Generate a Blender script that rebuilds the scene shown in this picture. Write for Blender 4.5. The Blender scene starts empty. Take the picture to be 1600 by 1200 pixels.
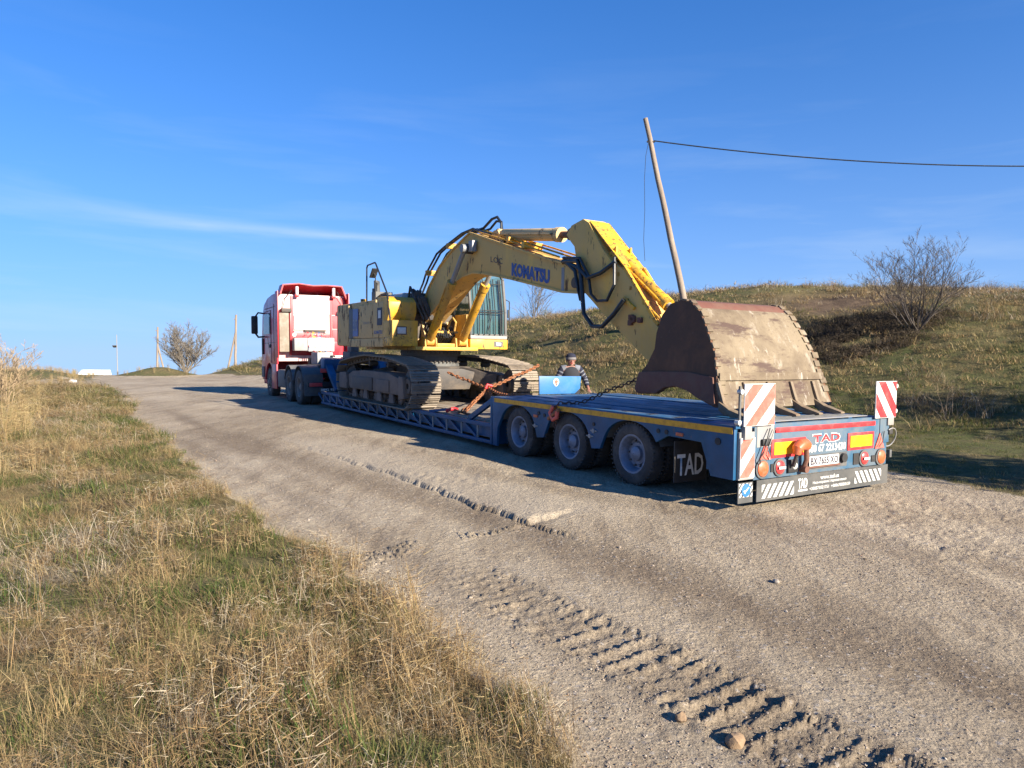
import bpy, bmesh, math, random
import numpy as np
from mathutils import Vector, Matrix, Euler
random.seed(7)
rng = np.random.default_rng(11)
S = bpy.context.scene
R = math.radians
# ------------------------------------------------------------------ camera
cam = bpy.data.cameras.new("camera"); camo = bpy.data.objects.new("camera", cam); S.collection.objects.link(camo)
cam.sensor_width = 36.0; cam.lens = 36.0*1100/1600
cam.clip_start = .05; cam.clip_end = 12000
camo.location = (0, 0, 1.725); camo.rotation_euler = (R(90)-math.atan(50/1100), 0, 0)
S.camera = camo
# ------------------------------------------------------------------ sky, sun, exposure
SUN_EL = R(23.0); SUN_DIR = Vector((.743*math.cos(SUN_EL), -.669*math.cos(SUN_EL), math.sin(SUN_EL))).normalized()
W = bpy.data.worlds.new("World"); S.world = W; W.use_nodes = True
nt = W.node_tree; nt.nodes.clear()
def wn(t, **k):
    n = nt.nodes.new(t)
    for a, b in k.items(): setattr(n, a, b)
    return n
def wmath(op, a, b=None, c=None):
    n = wn('ShaderNodeMath', operation=op)
    for i, v in enumerate((a, b, c)):
        if v is None: continue
        if isinstance(v, (int, float)): n.inputs[i].default_value = v
        else: nt.links.new(v, n.inputs[i])
    return n.outputs[0]
tc = wn('ShaderNodeTexCoord'); sp = wn('ShaderNodeSeparateXYZ'); nt.links.new(tc.outputs['Generated'], sp.inputs[0])
zc = wmath('MAXIMUM', wmath('MULTIPLY_ADD', sp.outputs[2], .82, .125), .12)          # below the skyline the air goes on as it is at the horizon
cb = wn('ShaderNodeCombineXYZ'); nt.links.new(sp.outputs[0], cb.inputs[0]); nt.links.new(sp.outputs[1], cb.inputs[1]); nt.links.new(zc, cb.inputs[2])
sky = wn('ShaderNodeTexSky', sky_type='NISHITA', sun_disc=False, sun_elevation=SUN_EL,
         sun_rotation=math.atan2(SUN_DIR.x, SUN_DIR.y), altitude=150, air_density=1.0, dust_density=.0, ozone_density=4.5)
nt.links.new(cb.outputs[0], sky.inputs[0])
# thin cirrus: streaks in direction space (azimuth, elevation)
az = wmath('ARCTAN2', sp.outputs[0], sp.outputs[1]); el = wmath('ARCSINE', sp.outputs[2])
cv = wn('ShaderNodeCombineXYZ'); nt.links.new(wmath('MULTIPLY', az, 2.2), cv.inputs[0])
nt.links.new(wmath('MULTIPLY', wmath('ADD', el, wmath('MULTIPLY', az, .03)), 17.0), cv.inputs[1])
n1 = wn('ShaderNodeTexNoise'); n1.inputs['Scale'].default_value = 1.3; n1.inputs['Detail'].default_value = 6; n1.inputs['Roughness'].default_value = .55
n1.inputs['Distortion'].default_value = .35
nt.links.new(cv.outputs[0], n1.inputs['Vector'])
mr = wn('ShaderNodeMapRange'); mr.inputs[1].default_value = .50; mr.inputs[2].default_value = .78; nt.links.new(n1.outputs[0], mr.inputs[0])
low = wn('ShaderNodeMapRange'); low.inputs[1].default_value = .02; low.inputs[2].default_value = .42; low.inputs[3].default_value = .85; low.inputs[4].default_value = .0
nt.links.new(el, low.inputs[0])
c1 = wmath('MULTIPLY', wmath('MULTIPLY', mr.outputs[0], low.outputs[0]), .36)
# one long fine streak on the left
line = wmath('SUBTRACT', el, wmath('MULTIPLY_ADD', az, -.033, .150))
wob = wn('ShaderNodeTexNoise'); wob.inputs['Scale'].default_value = 3.0; wob.inputs['Detail'].default_value = 5; nt.links.new(cv.outputs[0], wob.inputs['Vector'])
line = wmath('ADD', line, wmath('MULTIPLY_ADD', wob.outputs[0], .012, -.006))
wid = wn('ShaderNodeMapRange'); wid.inputs[1].default_value = -.65; wid.inputs[2].default_value = -.1; wid.inputs[3].default_value = .010; wid.inputs[4].default_value = .0045
nt.links.new(az, wid.inputs[0])
prof = wmath('POWER', 2.718, wmath('MULTIPLY', wmath('POWER', wmath('DIVIDE', wmath('ABSOLUTE', line), wid.outputs[0]), 2.0), -1.0))
ext = wn('ShaderNodeMapRange'); ext.inputs[1].default_value = -.07; ext.inputs[2].default_value = -.16; nt.links.new(az, ext.inputs[0])
ext2 = wn('ShaderNodeMapRange'); ext2.inputs[1].default_value = -.66; ext2.inputs[2].default_value = -.42; nt.links.new(az, ext2.inputs[0])
c2 = wmath('MULTIPLY', wmath('MULTIPLY', prof, ext.outputs[0]), wmath('MULTIPLY', ext2.outputs[0], wmath('MULTIPLY', wob.outputs[0], .62)))
cl = wmath('MINIMUM', wmath('ADD', c1, c2), .9)
mixc = wn('ShaderNodeMixRGB'); nt.links.new(cl, mixc.inputs[0]); mixc.inputs[2].default_value = (3.0, 3.6, 4.2, 1)
bg = wn('ShaderNodeBackground'); bg.inputs[1].default_value = .088
tint = wn('ShaderNodeMixRGB', blend_type='MULTIPLY'); tint.inputs[0].default_value = 1; tint.inputs[2].default_value = (.205, .575, .93, 1); nt.links.new(sky.outputs[0], tint.inputs[1])
hz_ = wmath('MULTIPLY', wmath('POWER', 2.718, wmath('MULTIPLY', wmath('MAXIMUM', el, 0.0), -6.5)), .86)      # pale air low down
mh = wn('ShaderNodeMixRGB'); nt.links.new(hz_, mh.inputs[0]); nt.links.new(tint.outputs[0], mh.inputs[1]); mh.inputs[2].default_value = (2.05, 2.80, 3.85, 1)
nt.links.new(mh.outputs[0], mixc.inputs[1]); nt.links.new(mixc.outputs[0], bg.inputs[0])
wo = wn('ShaderNodeOutputWorld'); nt.links.new(bg.outputs[0], wo.inputs[0])
sl = bpy.data.lights.new("sun", 'SUN'); sl.energy = 5.0; sl.angle = R(.53); sl.color = (1, .89, .73)
so = bpy.data.objects.new("sun", sl); S.collection.objects.link(so); so.rotation_euler = SUN_DIR.to_track_quat('Z', 'Y').to_euler()
S.view_settings.view_transform = 'Standard'; S.view_settings.look = 'None'; S.view_settings.gamma = 1; S.view_settings.use_curve_mapping = False
S.view_settings.exposure = 1.46
S.cycles.max_bounces = 5; S.cycles.diffuse_bounces = 3; S.cycles.glossy_bounces = 2; S.cycles.transmission_bounces = 4; S.cycles.transparent_max_bounces = 6
# ------------------------------------------------------------------ materials
MATS = {}
def mat(name, base, rough=.6, metal=0, dirt=None, damt=.0, dscale=2.0, rust=None, ramt=0, bump=0, bscale=30, streak=0, spec=.5, var=.12, trans=0, coat=0):
    if name in MATS: return MATS[name]
    m = bpy.data.materials.new(name); m.use_nodes = True; t = m.node_tree; L = t.links
    b = t.nodes['Principled BSDF']; b.inputs['Metallic'].default_value = metal
    b.inputs['Specular IOR Level'].default_value = spec; b.inputs['Coat Weight'].default_value = coat
    tc = t.nodes.new('ShaderNodeTexCoord')
    col = None
    def noise(sc, det=5, rg=.6, vec=None, dist=0):
        n = t.nodes.new('ShaderNodeTexNoise'); n.inputs['Scale'].default_value = sc; n.inputs['Detail'].default_value = det
        n.inputs['Roughness'].default_value = rg; n.inputs['Distortion'].default_value = dist
        L.new(vec or tc.outputs['Object'], n.inputs['Vector']); return n.outputs[0]
    def rng_(x, a, b_, c=0, d=1):
        n = t.nodes.new('ShaderNodeMapRange'); n.inputs[1].default_value = a; n.inputs[2].default_value = b_; n.inputs[3].default_value = c; n.inputs[4].default_value = d
        L.new(x, n.inputs[0]); return n.outputs[0]
    def mix(f, a, b_, mode='MIX'):
        n = t.nodes.new('ShaderNodeMixRGB'); n.blend_type = mode
        for i, v in enumerate((f, a, b_)):
            if isinstance(v, (int, float)): n.inputs[i].default_value = v
            elif isinstance(v, tuple): n.inputs[i].default_value = (*v[:3], 1)
            else: L.new(v, n.inputs[i])
        return n.outputs[0]
    v = rng_(noise(dscale*1.7, 4), .3, .7, 1-var, 1+var)
    col = mix(1.0, tuple(base), v, 'MULTIPLY')
    rgh = None
    if dirt:
        vec = tc.outputs['Object']
        if streak:
            mp = t.nodes.new('ShaderNodeMapping'); mp.inputs['Scale'].default_value = (1, 1, 1/streak); L.new(vec, mp.inputs[0]); vec = mp.outputs[0]
        n = noise(dscale, 8, .68, vec, .3)
        f = rng_(n, .62-damt*.5, .80-damt*.5, damt*.25, min(1, .25+damt))
        col = mix(f, col, tuple(dirt)); rgh = rng_(f, 0, 1, rough, .9)
    if rust:
        n = noise(dscale*4.5, 9, .72, vec if (dirt and streak) else None)
        f = rng_(n, .72-ramt*.35, .75-ramt*.3)
        col = mix(f, col, tuple(rust))
    L.new(col, b.inputs['Base Color'])
    if rgh: L.new(rgh, b.inputs['Roughness'])
    else: b.inputs['Roughness'].default_value = rough
    if bump:
        bn = t.nodes.new('ShaderNodeBump'); bn.inputs['Strength'].default_value = bump; bn.inputs['Distance'].default_value = .01
        L.new(noise(bscale, 6), bn.inputs['Height']); L.new(bn.outputs[0], b.inputs['Normal'])
    MATS[name] = m; return m
DUST = (.34, .28, .20)
M = {}
M['yellow'] = mat('machine_yellow', (.70, .36, .014), .42, dirt=(.36, .24, .10), damt=.42, dscale=2.2, rust=(.10, .05, .025), ramt=.42, bump=.2, bscale=14, streak=2.5, var=.22)
M['yellow_dusty'] = mat('dusty_yellow', (.74, .455, .10), .5, dirt=(.58, .405, .19), damt=.72, dscale=1.7, rust=(.12, .07, .035), ramt=.46, bump=.25, bscale=12, streak=3, var=.28)
M['yellow_boom'] = mat('boom_yellow', (.82, .475, .055), .45, dirt=(.64, .405, .14), damt=.66, dscale=1.2, rust=(.13, .075, .035), ramt=.40, bump=.25, bscale=16, streak=3, var=.30)
M['yellow_scuffed'] = mat('scuffed_yellow', (.76, .40, .018), .45, dirt=(.20, .10, .05), damt=.36, dscale=3.5, rust=(.06, .03, .02), ramt=.5, bump=.3, bscale=20)
M['blue'] = mat('trailer_blue', (.004, .070, .175), .45, dirt=(.022, .075, .12), damt=.28, dscale=1.6, rust=(.10, .075, .06), ramt=.30, bump=.15, bscale=20, streak=2, var=.3)
M['blue_deck'] = mat('worn_deck_blue', (.010, .085, .21), .45, dirt=(.14, .16, .175), damt=.40, dscale=2.4, rust=(.09, .07, .06), ramt=.3, bump=.25, bscale=25)
M['blue_bright'] = mat('bright_blue', (.02, .135, .36), .4, dirt=(.10, .20, .32), damt=.25, dscale=2.5, bump=.05)
M['blue_rear'] = mat('dusty_rear_blue', (.018, .092, .175), .5, dirt=(.13, .145, .15), damt=.45, dscale=2.6, rust=(.07, .06, .06), ramt=.14, bump=.1)
M['red'] = mat('cab_red', (.42, .008, .025), .3, dirt=(.33, .09, .11), damt=.30, dscale=1.6, streak=3, coat=.25)
M['red_deep'] = mat('deep_red', (.42, .010, .018), .35, dirt=(.25, .05, .05), damt=.15)
M['red_dusty_glare'] = mat('dusty_glare_cab_red', (.56, .07, .09), .34, dirt=(.72, .56, .53), damt=.66, dscale=.9, streak=2.5, coat=.2)  # near-white dirt colour paints sun glare onto the dusty red
M['steel_dark'] = mat('dark_steel', (.040, .037, .036), .6, metal=.0, dirt=(.16, .125, .09), damt=.35, dscale=3, bump=.3, bscale=30)
M['steel_track'] = mat('track_steel', (.15, .125, .10), .45, metal=.25, dirt=(.30, .25, .19), damt=.45, dscale=6, rust=(.12, .06, .03), ramt=.3, bump=.3, bscale=30)
M['track_frame'] = mat('track_frame_grey', (.09, .075, .065), .7, dirt=(.19, .15, .12), damt=.5, dscale=2.5, bump=.3, bscale=25)
M['black'] = mat('black_rubber', (.018, .018, .019), .6, dirt=(.10, .09, .08), damt=.2, dscale=5)
M['hose'] = mat('hose_black', (.012, .016, .02), .38, dirt=(.10, .09, .08), damt=.15, dscale=12)
M['tyre'] = mat('tyre_rubber', (.028, .027, .028), .75, dirt=(.13, .115, .10), damt=.35, dscale=4, bump=.3, bscale=60)
M['rim'] = mat('wheel_silver', (.19, .23, .31), .5, metal=.35, dirt=(.14, .13, .13), damt=.35, dscale=6)
M['rim_dusty'] = mat('wheel_dusty', (.17, .16, .15), .6, dirt=(.22, .19, .16), damt=.5, dscale=6)
M['grey'] = mat('grey_metal', (.26, .27, .28), .5, metal=.2, dirt=(.30, .27, .23), damt=.4, dscale=4)
M['grey_dark'] = mat('dark_grey', (.07, .075, .08), .55, dirt=(.17, .16, .14), damt=.35, dscale=4)
M['flap'] = mat('rubber_flap', (.055, .058, .058), .6, dirt=(.12, .115, .105), damt=.35, dscale=3)
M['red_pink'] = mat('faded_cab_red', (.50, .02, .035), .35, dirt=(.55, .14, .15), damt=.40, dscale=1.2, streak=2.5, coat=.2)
M['white'] = mat('white_paint', (.78, .78, .76), .5, dirt=(.55, .50, .44), damt=.25, dscale=4)
M['white_mark'] = mat('white_marking', (.62, .62, .60), .5, dirt=(.42, .40, .36), damt=.2, dscale=16)
M['silver'] = mat('bright_aluminium', (.72, .72, .72), .35, metal=.2, dirt=(.6, .58, .55), damt=.3)
M['red_mark'] = mat('red_marking', (.62, .022, .03), .45, dirt=(.45, .12, .10), damt=.25, dscale=8)
M['salmon'] = mat('faded_red_marking', (.68, .10, .07), .5, dirt=(.60, .22, .17), damt=.35, dscale=7)
M['yellow_mark'] = mat('yellow_reflector', (.86, .46, .01), .4, dirt=(.7, .4, .05), damt=.15, dscale=10)
M['stripe'] = mat('amber_stripe', (.66, .33, .01), .5, dirt=(.25, .15, .05), damt=.3, dscale=9)
M['orange_lens'] = mat('orange_lens', (.48, .10, .03), .35, dirt=(.38, .16, .10), damt=.3, dscale=18)
M['red_lens'] = mat('red_lens', (.52, .035, .04), .25, dirt=(.5, .18, .15), damt=.25, dscale=18)
M['clear_lens'] = mat('clear_lens', (.55, .55, .52), .2, dirt=(.4, .37, .32), damt=.3, dscale=18)
M['rust'] = mat('bucket_rust', (.165, .070, .030), .8, dirt=(.085, .046, .028), damt=.55, dscale=2.2, rust=(.20, .15, .12), ramt=.22, bump=.4, bscale=20)
M['rust_top'] = mat('bucket_rust_red', (.14, .052, .034), .75, dirt=(.16, .09, .06), damt=.4, dscale=3, bump=.4, bscale=20)
M['mud'] = mat('dried_mud', (.36, .285, .18), .85, dirt=(.17, .085, .055), damt=.42, dscale=2.2, rust=(.56, .50, .41), ramt=.36, bump=.9, bscale=26, streak=.35, var=.3)
def bucket_mat():
    m = bpy.data.materials.new('scraped_mud'); m.use_nodes = True; t = m.node_tree; L = t.links; b = t.nodes['Principled BSDF']
    tc = t.nodes.new('ShaderNodeTexCoord').outputs['Object']
    def mp(sc, rot=(0, 0, 0)):
        n = t.nodes.new('ShaderNodeMapping'); n.inputs['Scale'].default_value = sc; n.inputs['Rotation'].default_value = rot; L.new(tc, n.inputs[0]); return n.outputs[0]
    def nz(sc, det, rg, vec, dist=0):
        n = t.nodes.new('ShaderNodeTexNoise'); n.inputs['Scale'].default_value = sc; n.inputs['Detail'].default_value = det; n.inputs['Roughness'].default_value = rg; n.inputs['Distortion'].default_value = dist; L.new(vec, n.inputs['Vector']); return n.outputs[0]
    def rg_(x, a, c): n = t.nodes.new('ShaderNodeMapRange'); n.inputs[1].default_value = a; n.inputs[2].default_value = c; L.new(x, n.inputs[0]); return n.outputs[0]
    def mix(f, a, c):
        n = t.nodes.new('ShaderNodeMixRGB')
        for i, v in enumerate((f, a, c)):
            if isinstance(v, float): n.inputs[i].default_value = v
            elif isinstance(v, tuple): n.inputs[i].default_value = (*v, 1)
            else: L.new(v, n.inputs[i])
        return n.outputs[0]
    c = mix(rg_(nz(1.8, 6, .62, tc, .4), .38, .62), (.205, .160, .100), (.112, .080, .048))
    c = mix(rg_(nz(5, 8, .7, mp((1, 1, .25), (0, .35, 0))), .55, .63), c, (.26, .22, .165))        # scraped patches, slanting
    c = mix(rg_(nz(9, 9, .75, mp((1, .4, .09), (0, .30, 0))), .60, .64), c, (.40, .36, .30))       # bright scratches
    c = mix(rg_(nz(3.2, 8, .72, mp((.35, 1, 1.6))), .54, .62), c, (.070, .040, .028))             # rust bands across
    c = mix(rg_(nz(16, 9, .8, tc), .56, .66), c, (.07, .04, .028))
    L.new(c, b.inputs['Base Color']); b.inputs['Roughness'].default_value = .75
    bn = t.nodes.new('ShaderNodeBump'); bn.inputs['Strength'].default_value = .9; bn.inputs['Distance'].default_value = .02; L.new(nz(9, 10, .7, mp((1, 1, .5))), bn.inputs['Height']); L.new(bn.outputs[0], b.inputs['Normal']); return m
M['mud'] = bucket_mat()
M['tooth'] = mat('tooth_steel', (.19, .15, .095), .55, dirt=(.16, .10, .06), damt=.4, dscale=9, bump=.5, bscale=40)
M['chain'] = mat('rusty_chain', (.30, .11, .035), .6, metal=.1, dirt=(.12, .05, .03), damt=.4, dscale=15, bump=.4, bscale=60)
M['chain_dark'] = mat('dark_rusty_chain', (.10, .045, .03), .6, dirt=(.16, .07, .04), damt=.4, dscale=15)
M['wood'] = mat('deck_timber', (.30, .26, .21), .85, dirt=(.19, .155, .115), damt=.5, dscale=5, bump=.6, bscale=20)
M['wood_old'] = mat('weathered_timber', (.25, .20, .15), .9, dirt=(.15, .12, .09), damt=.5, dscale=4, bump=.6, bscale=20)
M['logo_blue'] = mat('logo_blue', (.012, .03, .20), .4)
M['ink'] = mat('dark_ink', (.03, .025, .04), .6)
M['concrete'] = mat('roof_sheet_grey', (.46, .43, .40), .8, dirt=(.36, .33, .29), damt=.4)
def glass(name, tint=(.55, .72, .72), alpha=.55):
    m = bpy.data.materials.new(name); m.use_nodes = True; t = m.node_tree
    b = t.nodes['Principled BSDF']; b.inputs['Base Color'].default_value = (*tint, 1); b.inputs['Roughness'].default_value = .06
    n = t.nodes.new('ShaderNodeTexNoise'); n.inputs['Scale'].default_value = 2; tc = t.nodes.new('ShaderNodeTexCoord'); t.links.new(tc.outputs['Object'], n.inputs['Vector'])
    r = t.nodes.new('ShaderNodeMapRange'); r.inputs[3].default_value = alpha-.12; r.inputs[4].default_value = alpha+.12; t.links.new(n.outputs[0], r.inputs[0]); t.links.new(r.outputs[0], b.inputs['Alpha'])
    return m
M['glass'] = glass('cab_glass', (.07, .14, .15), .74)
M['glass_dark'] = glass('dark_glass', (.03, .08, .10), .9)
# ------------------------------------------------------------------ mesh building helpers
class MB:
    def __init__(s): s.v = []; s.f = []; s.mi = []; s.cur = 0; s.log = []
    def each(s, name, mats, parent=None, **k):
        """every added shape becomes a part of its own"""
        out = []
        for (vs, fs) in s.log:
            q = MB(); q.add(vs, fs); out.append(q.build(name, mats, parent, **k))
        return out
    def add(s, vs, fs):
        s.log.append(([tuple(p) for p in vs], [tuple(f) for f in fs])); o = len(s.v); s.v += [tuple(p) for p in vs]; s.f += [tuple(i+o for i in f) for f in fs]; s.mi += [s.cur]*len(fs); return s
    def box(s, x0, x1, y0, y1, z0, z1):
        return s.add([(x0,y0,z0),(x1,y0,z0),(x1,y1,z0),(x0,y1,z0),(x0,y0,z1),(x1,y0,z1),(x1,y1,z1),(x0,y1,z1)],
                     [(0,3,2,1),(4,5,6,7),(0,1,5,4),(1,2,6,5),(2,3,7,6),(3,0,4,7)])
    def prism(s, poly, ax, a, b):
        n = len(poly)
        def P(p, t):
            return (t, p[0], p[1]) if ax == 'x' else (p[0], t, p[1]) if ax == 'y' else (p[0], p[1], t)
        ar = sum(poly[i][0]*poly[(i+1) % n][1]-poly[(i+1) % n][0]*poly[i][1] for i in range(n))
        if ar < 0: poly = poly[::-1]
        vs = [P(p, a) for p in poly]+[P(p, b) for p in poly]
        A = tuple(range(n)); B = tuple(range(n, 2*n))
        flip = (ax == 'y')
        fs = [A[::-1], B]+[(i, (i+1) % n, n+(i+1) % n, n+i) for i in range(n)]
        if flip: fs = [f[::-1] for f in fs]
        return s.add(vs, fs)
    def tube(s, pts, r, n=8, rad=None, caps=True, closed=False):
        pts = [Vector(p) for p in pts]; m = len(pts); up = Vector((0, 0, 1)); vs = []; fs = []; prev = None
        for i, p in enumerate(pts):
            if closed: d = pts[(i+1) % m]-pts[i-1]
            else: d = pts[min(i+1, m-1)]-pts[max(i-1, 0)]
            d.normalize()
            if prev is None:
                a = d.cross(up)
                if a.length < .1: a = d.cross(Vector((1, 0, 0)))
            else: a = prev-d*prev.dot(d)
            a.normalize(); prev = a; b = d.cross(a); rr = rad[i] if rad else r
            vs += [p+(a*math.cos(2*math.pi*k/n)+b*math.sin(2*math.pi*k/n))*rr for k in range(n)]
        for i in range(m if closed else m-1):
            j = (i+1) % m
            for k in range(n): fs.append((i*n+k, j*n+k, j*n+(k+1) % n, i*n+(k+1) % n))
        if caps and not closed: fs += [tuple(range(n)), tuple(range((m-1)*n, m*n))[::-1]]
        return s.add(vs, [f[::-1] for f in fs])
    def cyl(s, p0, p1, r, n=16, r1=None): return s.tube([p0, p1], r, n, rad=[r, r if r1 is None else r1])
    def obox(s, p0, p1, w, h, up=(0, 0, 1)):
        p0, p1 = Vector(p0), Vector(p1); d = (p1-p0).normalized(); a = d.cross(Vector(up))
        if a.length < .01: a = d.cross(Vector((1, 0, 0)))
        a.normalize(); b = a.cross(d); a *= w/2; b *= h/2
        vs = [p0-a-b, p0+a-b, p0+a+b, p0-a+b, p1-a-b, p1+a-b, p1+a+b, p1-a+b]
        return s.add(vs, [(3,2,1,0),(4,5,6,7),(1,5,4,0)[::-1],(2,6,5,1)[::-1],(3,7,6,2)[::-1],(0,4,7,3)[::-1]][0:2]+[(0,1,5,4),(1,2,6,5),(2,3,7,6),(3,0,4,7)])
    def rings(s, c, axis, prof, n=32):
        """profile [(radius, offset along axis)] turned round the axis 'x' through c"""
        vs = []; fs = []; m = len(prof)
        for (r, o) in prof:
            for k in range(n):
                a = 2*math.pi*k/n
                q = (o, r*math.cos(a), r*math.sin(a)) if axis == 'x' else (r*math.cos(a), r*math.sin(a), o) if axis == 'z' else (r*math.cos(a), o, r*math.sin(a))
                vs.append((c[0]+q[0], c[1]+q[1], c[2]+q[2]))
        for i in range(m-1):
            for k in range(n): fs.append((i*n+k, i*n+(k+1) % n, (i+1)*n+(k+1) % n, (i+1)*n+k))
        return s.add(vs, fs)
    def build(s, name, mats, parent=None, off=None, bevel=0, smooth=35, label=None, cur=None):
        if not isinstance(mats, (list, tuple)): mats = [mats]
        me = bpy.data.meshes.new(name)
        o3 = off if off is not None else (parent.get('_off') if parent is not None and '_off' in parent else (0, 0, 0))
        me.from_pydata([(p[0]-o3[0], p[1]-o3[1], p[2]-o3[2]) for p in s.v], [], s.f)
        for m in mats: me.materials.append(M[m] if isinstance(m, str) else m)
        if len(mats) > 1: me.polygons.foreach_set('material_index', s.mi)
        bm = bmesh.new(); bm.from_mesh(me); bmesh.ops.recalc_face_normals(bm, faces=bm.faces)
        if bevel:
            es = [e for e in bm.edges if len(e.link_faces) == 2 and e.calc_face_angle(0) > R(35)]
            if es: bmesh.ops.bevel(bm, geom=es, offset=bevel, segments=2, affect='EDGES', clamp_overlap=True, profile=.6)
        bm.to_mesh(me); bm.free()
        if smooth:
            me.shade_smooth(); me.set_sharp_from_angle(angle=R(smooth))
        ob = bpy.data.objects.new(name, me); S.collection.objects.link(ob)
        if parent is not None:
            ob.parent = parent; ob['_off'] = list(o3)
        if label: ob['label'] = label
        return ob
def thing(name, label, cat, mw=None, off=(0, 0, 0), group=None):
    """an Empty at the thing's base; its parts are modelled in the frame mw and shifted by off"""
    o = bpy.data.objects.new(name, None); S.collection.objects.link(o); o.empty_display_size = .3
    mw = mw or Matrix.Identity(4)
    o.matrix_world = mw @ Matrix.Translation(off)
    o['label'] = label; o['category'] = cat; o['_off'] = list(off)
    if group: o['group'] = group
    return o
def tag(o, label=None, cat=None, group=None, kind=None):
    if label: o['label'] = label
    if cat: o['category'] = cat
    if group: o['group'] = group
    if kind: o['kind'] = kind
    return o
def share(o, dx, dy=0, dz=0, parent=None):
    c = o.copy(); S.collection.objects.link(c); c.parent = parent or o.parent
    c.location = (o.location.x+dx, o.location.y+dy, o.location.z+dz); return c
_fonts = {}
def text(s, name, m, parent, x0, x1, z0, z1, place, depth=.004, bold=0, shear=0):
    """lettering as thin raised mesh; place(u, v, w) maps text plane coords to the thing's frame"""
    cu = bpy.data.curves.new(name, 'FONT'); cu.body = s; cu.size = 1; cu.extrude = .0; cu.offset = bold; cu.resolution_u = 2; cu.shear = shear
    to = bpy.data.objects.new(name, cu)
    me = bpy.data.meshes.new_from_object(to); bpy.data.objects.remove(to)
    n = len(me.vertices); co = np.empty(n*3); me.vertices.foreach_get('co', co); co = co.reshape(-1, 3)
    a, b = co.min(0), co.max(0)
    off = parent.get('_off', (0, 0, 0))
    vs = []
    for p in co:
        u = x0+(p[0]-a[0])/(b[0]-a[0])*(x1-x0); v = z0+(p[1]-a[1])/(b[1]-a[1])*(z1-z0)
        q = place(u, v, depth); vs.append((q[0]-off[0], q[1]-off[1], q[2]-off[2]))
    me.vertices.foreach_set('co', np.array(vs).ravel()); me.update()
    me.materials.clear(); me.materials.append(M[m])
    ob = bpy.data.objects.new(name, me); S.collection.objects.link(ob); ob.parent = parent; return ob
# frames: the low loader / excavator line, and the lorry
F = Matrix.Translation((2.377, 7.534, 0)) @ Matrix.Rotation(R(31.5), 4, 'Z') @ Matrix.Rotation(R(.45), 4, 'X') @ Matrix.Rotation(R(.6), 4, 'Y')
FT = Matrix.Translation((-6.53, 21.5, .125)) @ Matrix.Rotation(R(30), 4, 'Z') @ Matrix.Rotation(R(-.35), 4, 'X')
# ------------------------------------------------------------------ terrain
_T = rng.random((256, 256))
def vnoise(x, y):
    xi = np.floor(x).astype(int); yi = np.floor(y).astype(int); fx = x-xi; fy = y-yi
    fx = fx*fx*(3-2*fx); fy = fy*fy*(3-2*fy)
    a = _T[xi & 255, yi & 255]; b = _T[(xi+1) & 255, yi & 255]; c = _T[xi & 255, (yi+1) & 255]; d = _T[(xi+1) & 255, (yi+1) & 255]
    return (a*(1-fx)+b*fx)*(1-fy)+(c*(1-fx)+d*fx)*fy-.5
def fbm(x, y, o=4, g=.5):
    s = 0; a = 1
    for i in range(o): s = s+a*vnoise(x*2**i+17.3*i, y*2**i+9.1*i); a *= g
    return s
def sst(x, a, b):
    t = np.clip((x-a)/(b-a), 0, 1); return t*t*(3-2*t)
CU, SU = math.cos(R(31.5)), math.sin(R(31.5))
def ls(x, y):
    dx = x-2.377; dy = y-7.534
    return dx*CU+dy*SU, -dx*SU+dy*CU      # across (to the right), along (forward)
VERGE = np.array([(3.2, -3), (1.3, .6), (.62, 1.9), (.22, 2.85), (.0, 3.3), (-.33, 4.06), (-.84, 4.8), (-1.6, 5.7), (-2.4, 6.7), (-3.8, 9), (-6.2, 12.6), (-8.9, 16.5), (-11.6, 21), (-14.9, 26.2), (-17.8, 30.6), (-19, 32.6)])
def verge_x(y): return np.interp(y, VERGE[:, 1], VERGE[:, 0])
def masks(x, y):
    """0 on the road, 1 in grass"""
    wob = .22*fbm(x*1.6, y*1.6, 3)+(.9*fbm(x*.35, y*.35, 2))*np.clip(y/25, .08, 1)
    vx = verge_x(y)
    left = sst(vx-x+wob, -.10*np.clip(y/8, .6, 3), .14*np.clip(y/6, .6, 3))
    left = left*(1-sst(y+wob*2, 31.4, 33.0))
    # the band of tall grass beyond the side track on the left
    far = sst(y-38.6+wob*2, -.6, .8)*sst(-(x+.60*y)+wob*3, -.3, 1.2)
    left = np.maximum(left, far)
    l, s = ls(x, y)
    edge = np.interp(s, [-12, -6, -2, 0, 3, 8, 14, 25, 38, 47, 60], [1.6, 2.6, 3.5, 4.05, 4.4, 4.3, 4.2, 4.0, 3.6, 1.5, 2.])
    mnd = sst(1.25-np.hypot((x+22.9)/2.2, (y-45.5)/2.), 0, .3); far = np.maximum(far, mnd); left = np.maximum(left, mnd)
    right = sst(l-edge+wob*.9, -.25, .35)
    return np.maximum(left, right), left, right
def hill(x, y):
    l, s = ls(x, y)
    lb = np.interp(s, [-30, -8, 0, 4, 10, 18, 25, 38, 46, 60], [13, 11.6, 9.4, 8.2, 6.6, 5.0, 4.4, 2.5, .5, 3])
    w = np.interp(s, [-10, 0, 12, 20, 45, 60], [13, 11.5, 11.5, 12, 11, 9])
    A = np.interp(s, [-30, -8, 0, 5, 12, 17, 22, 30, 40, 50, 60, 85], [2.9, 3.1, 3.35, 3.62, 4.35, 4.12, 3.72, 3.55, 3.1, 2.2, 1.3, .2])
    q = np.clip((l-lb)/w, 0, 1)
    h = A*(.55*q*q*(3-2*q)+.45*np.sin(q*math.pi/2)**1.3)
    return h, q, A
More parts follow.
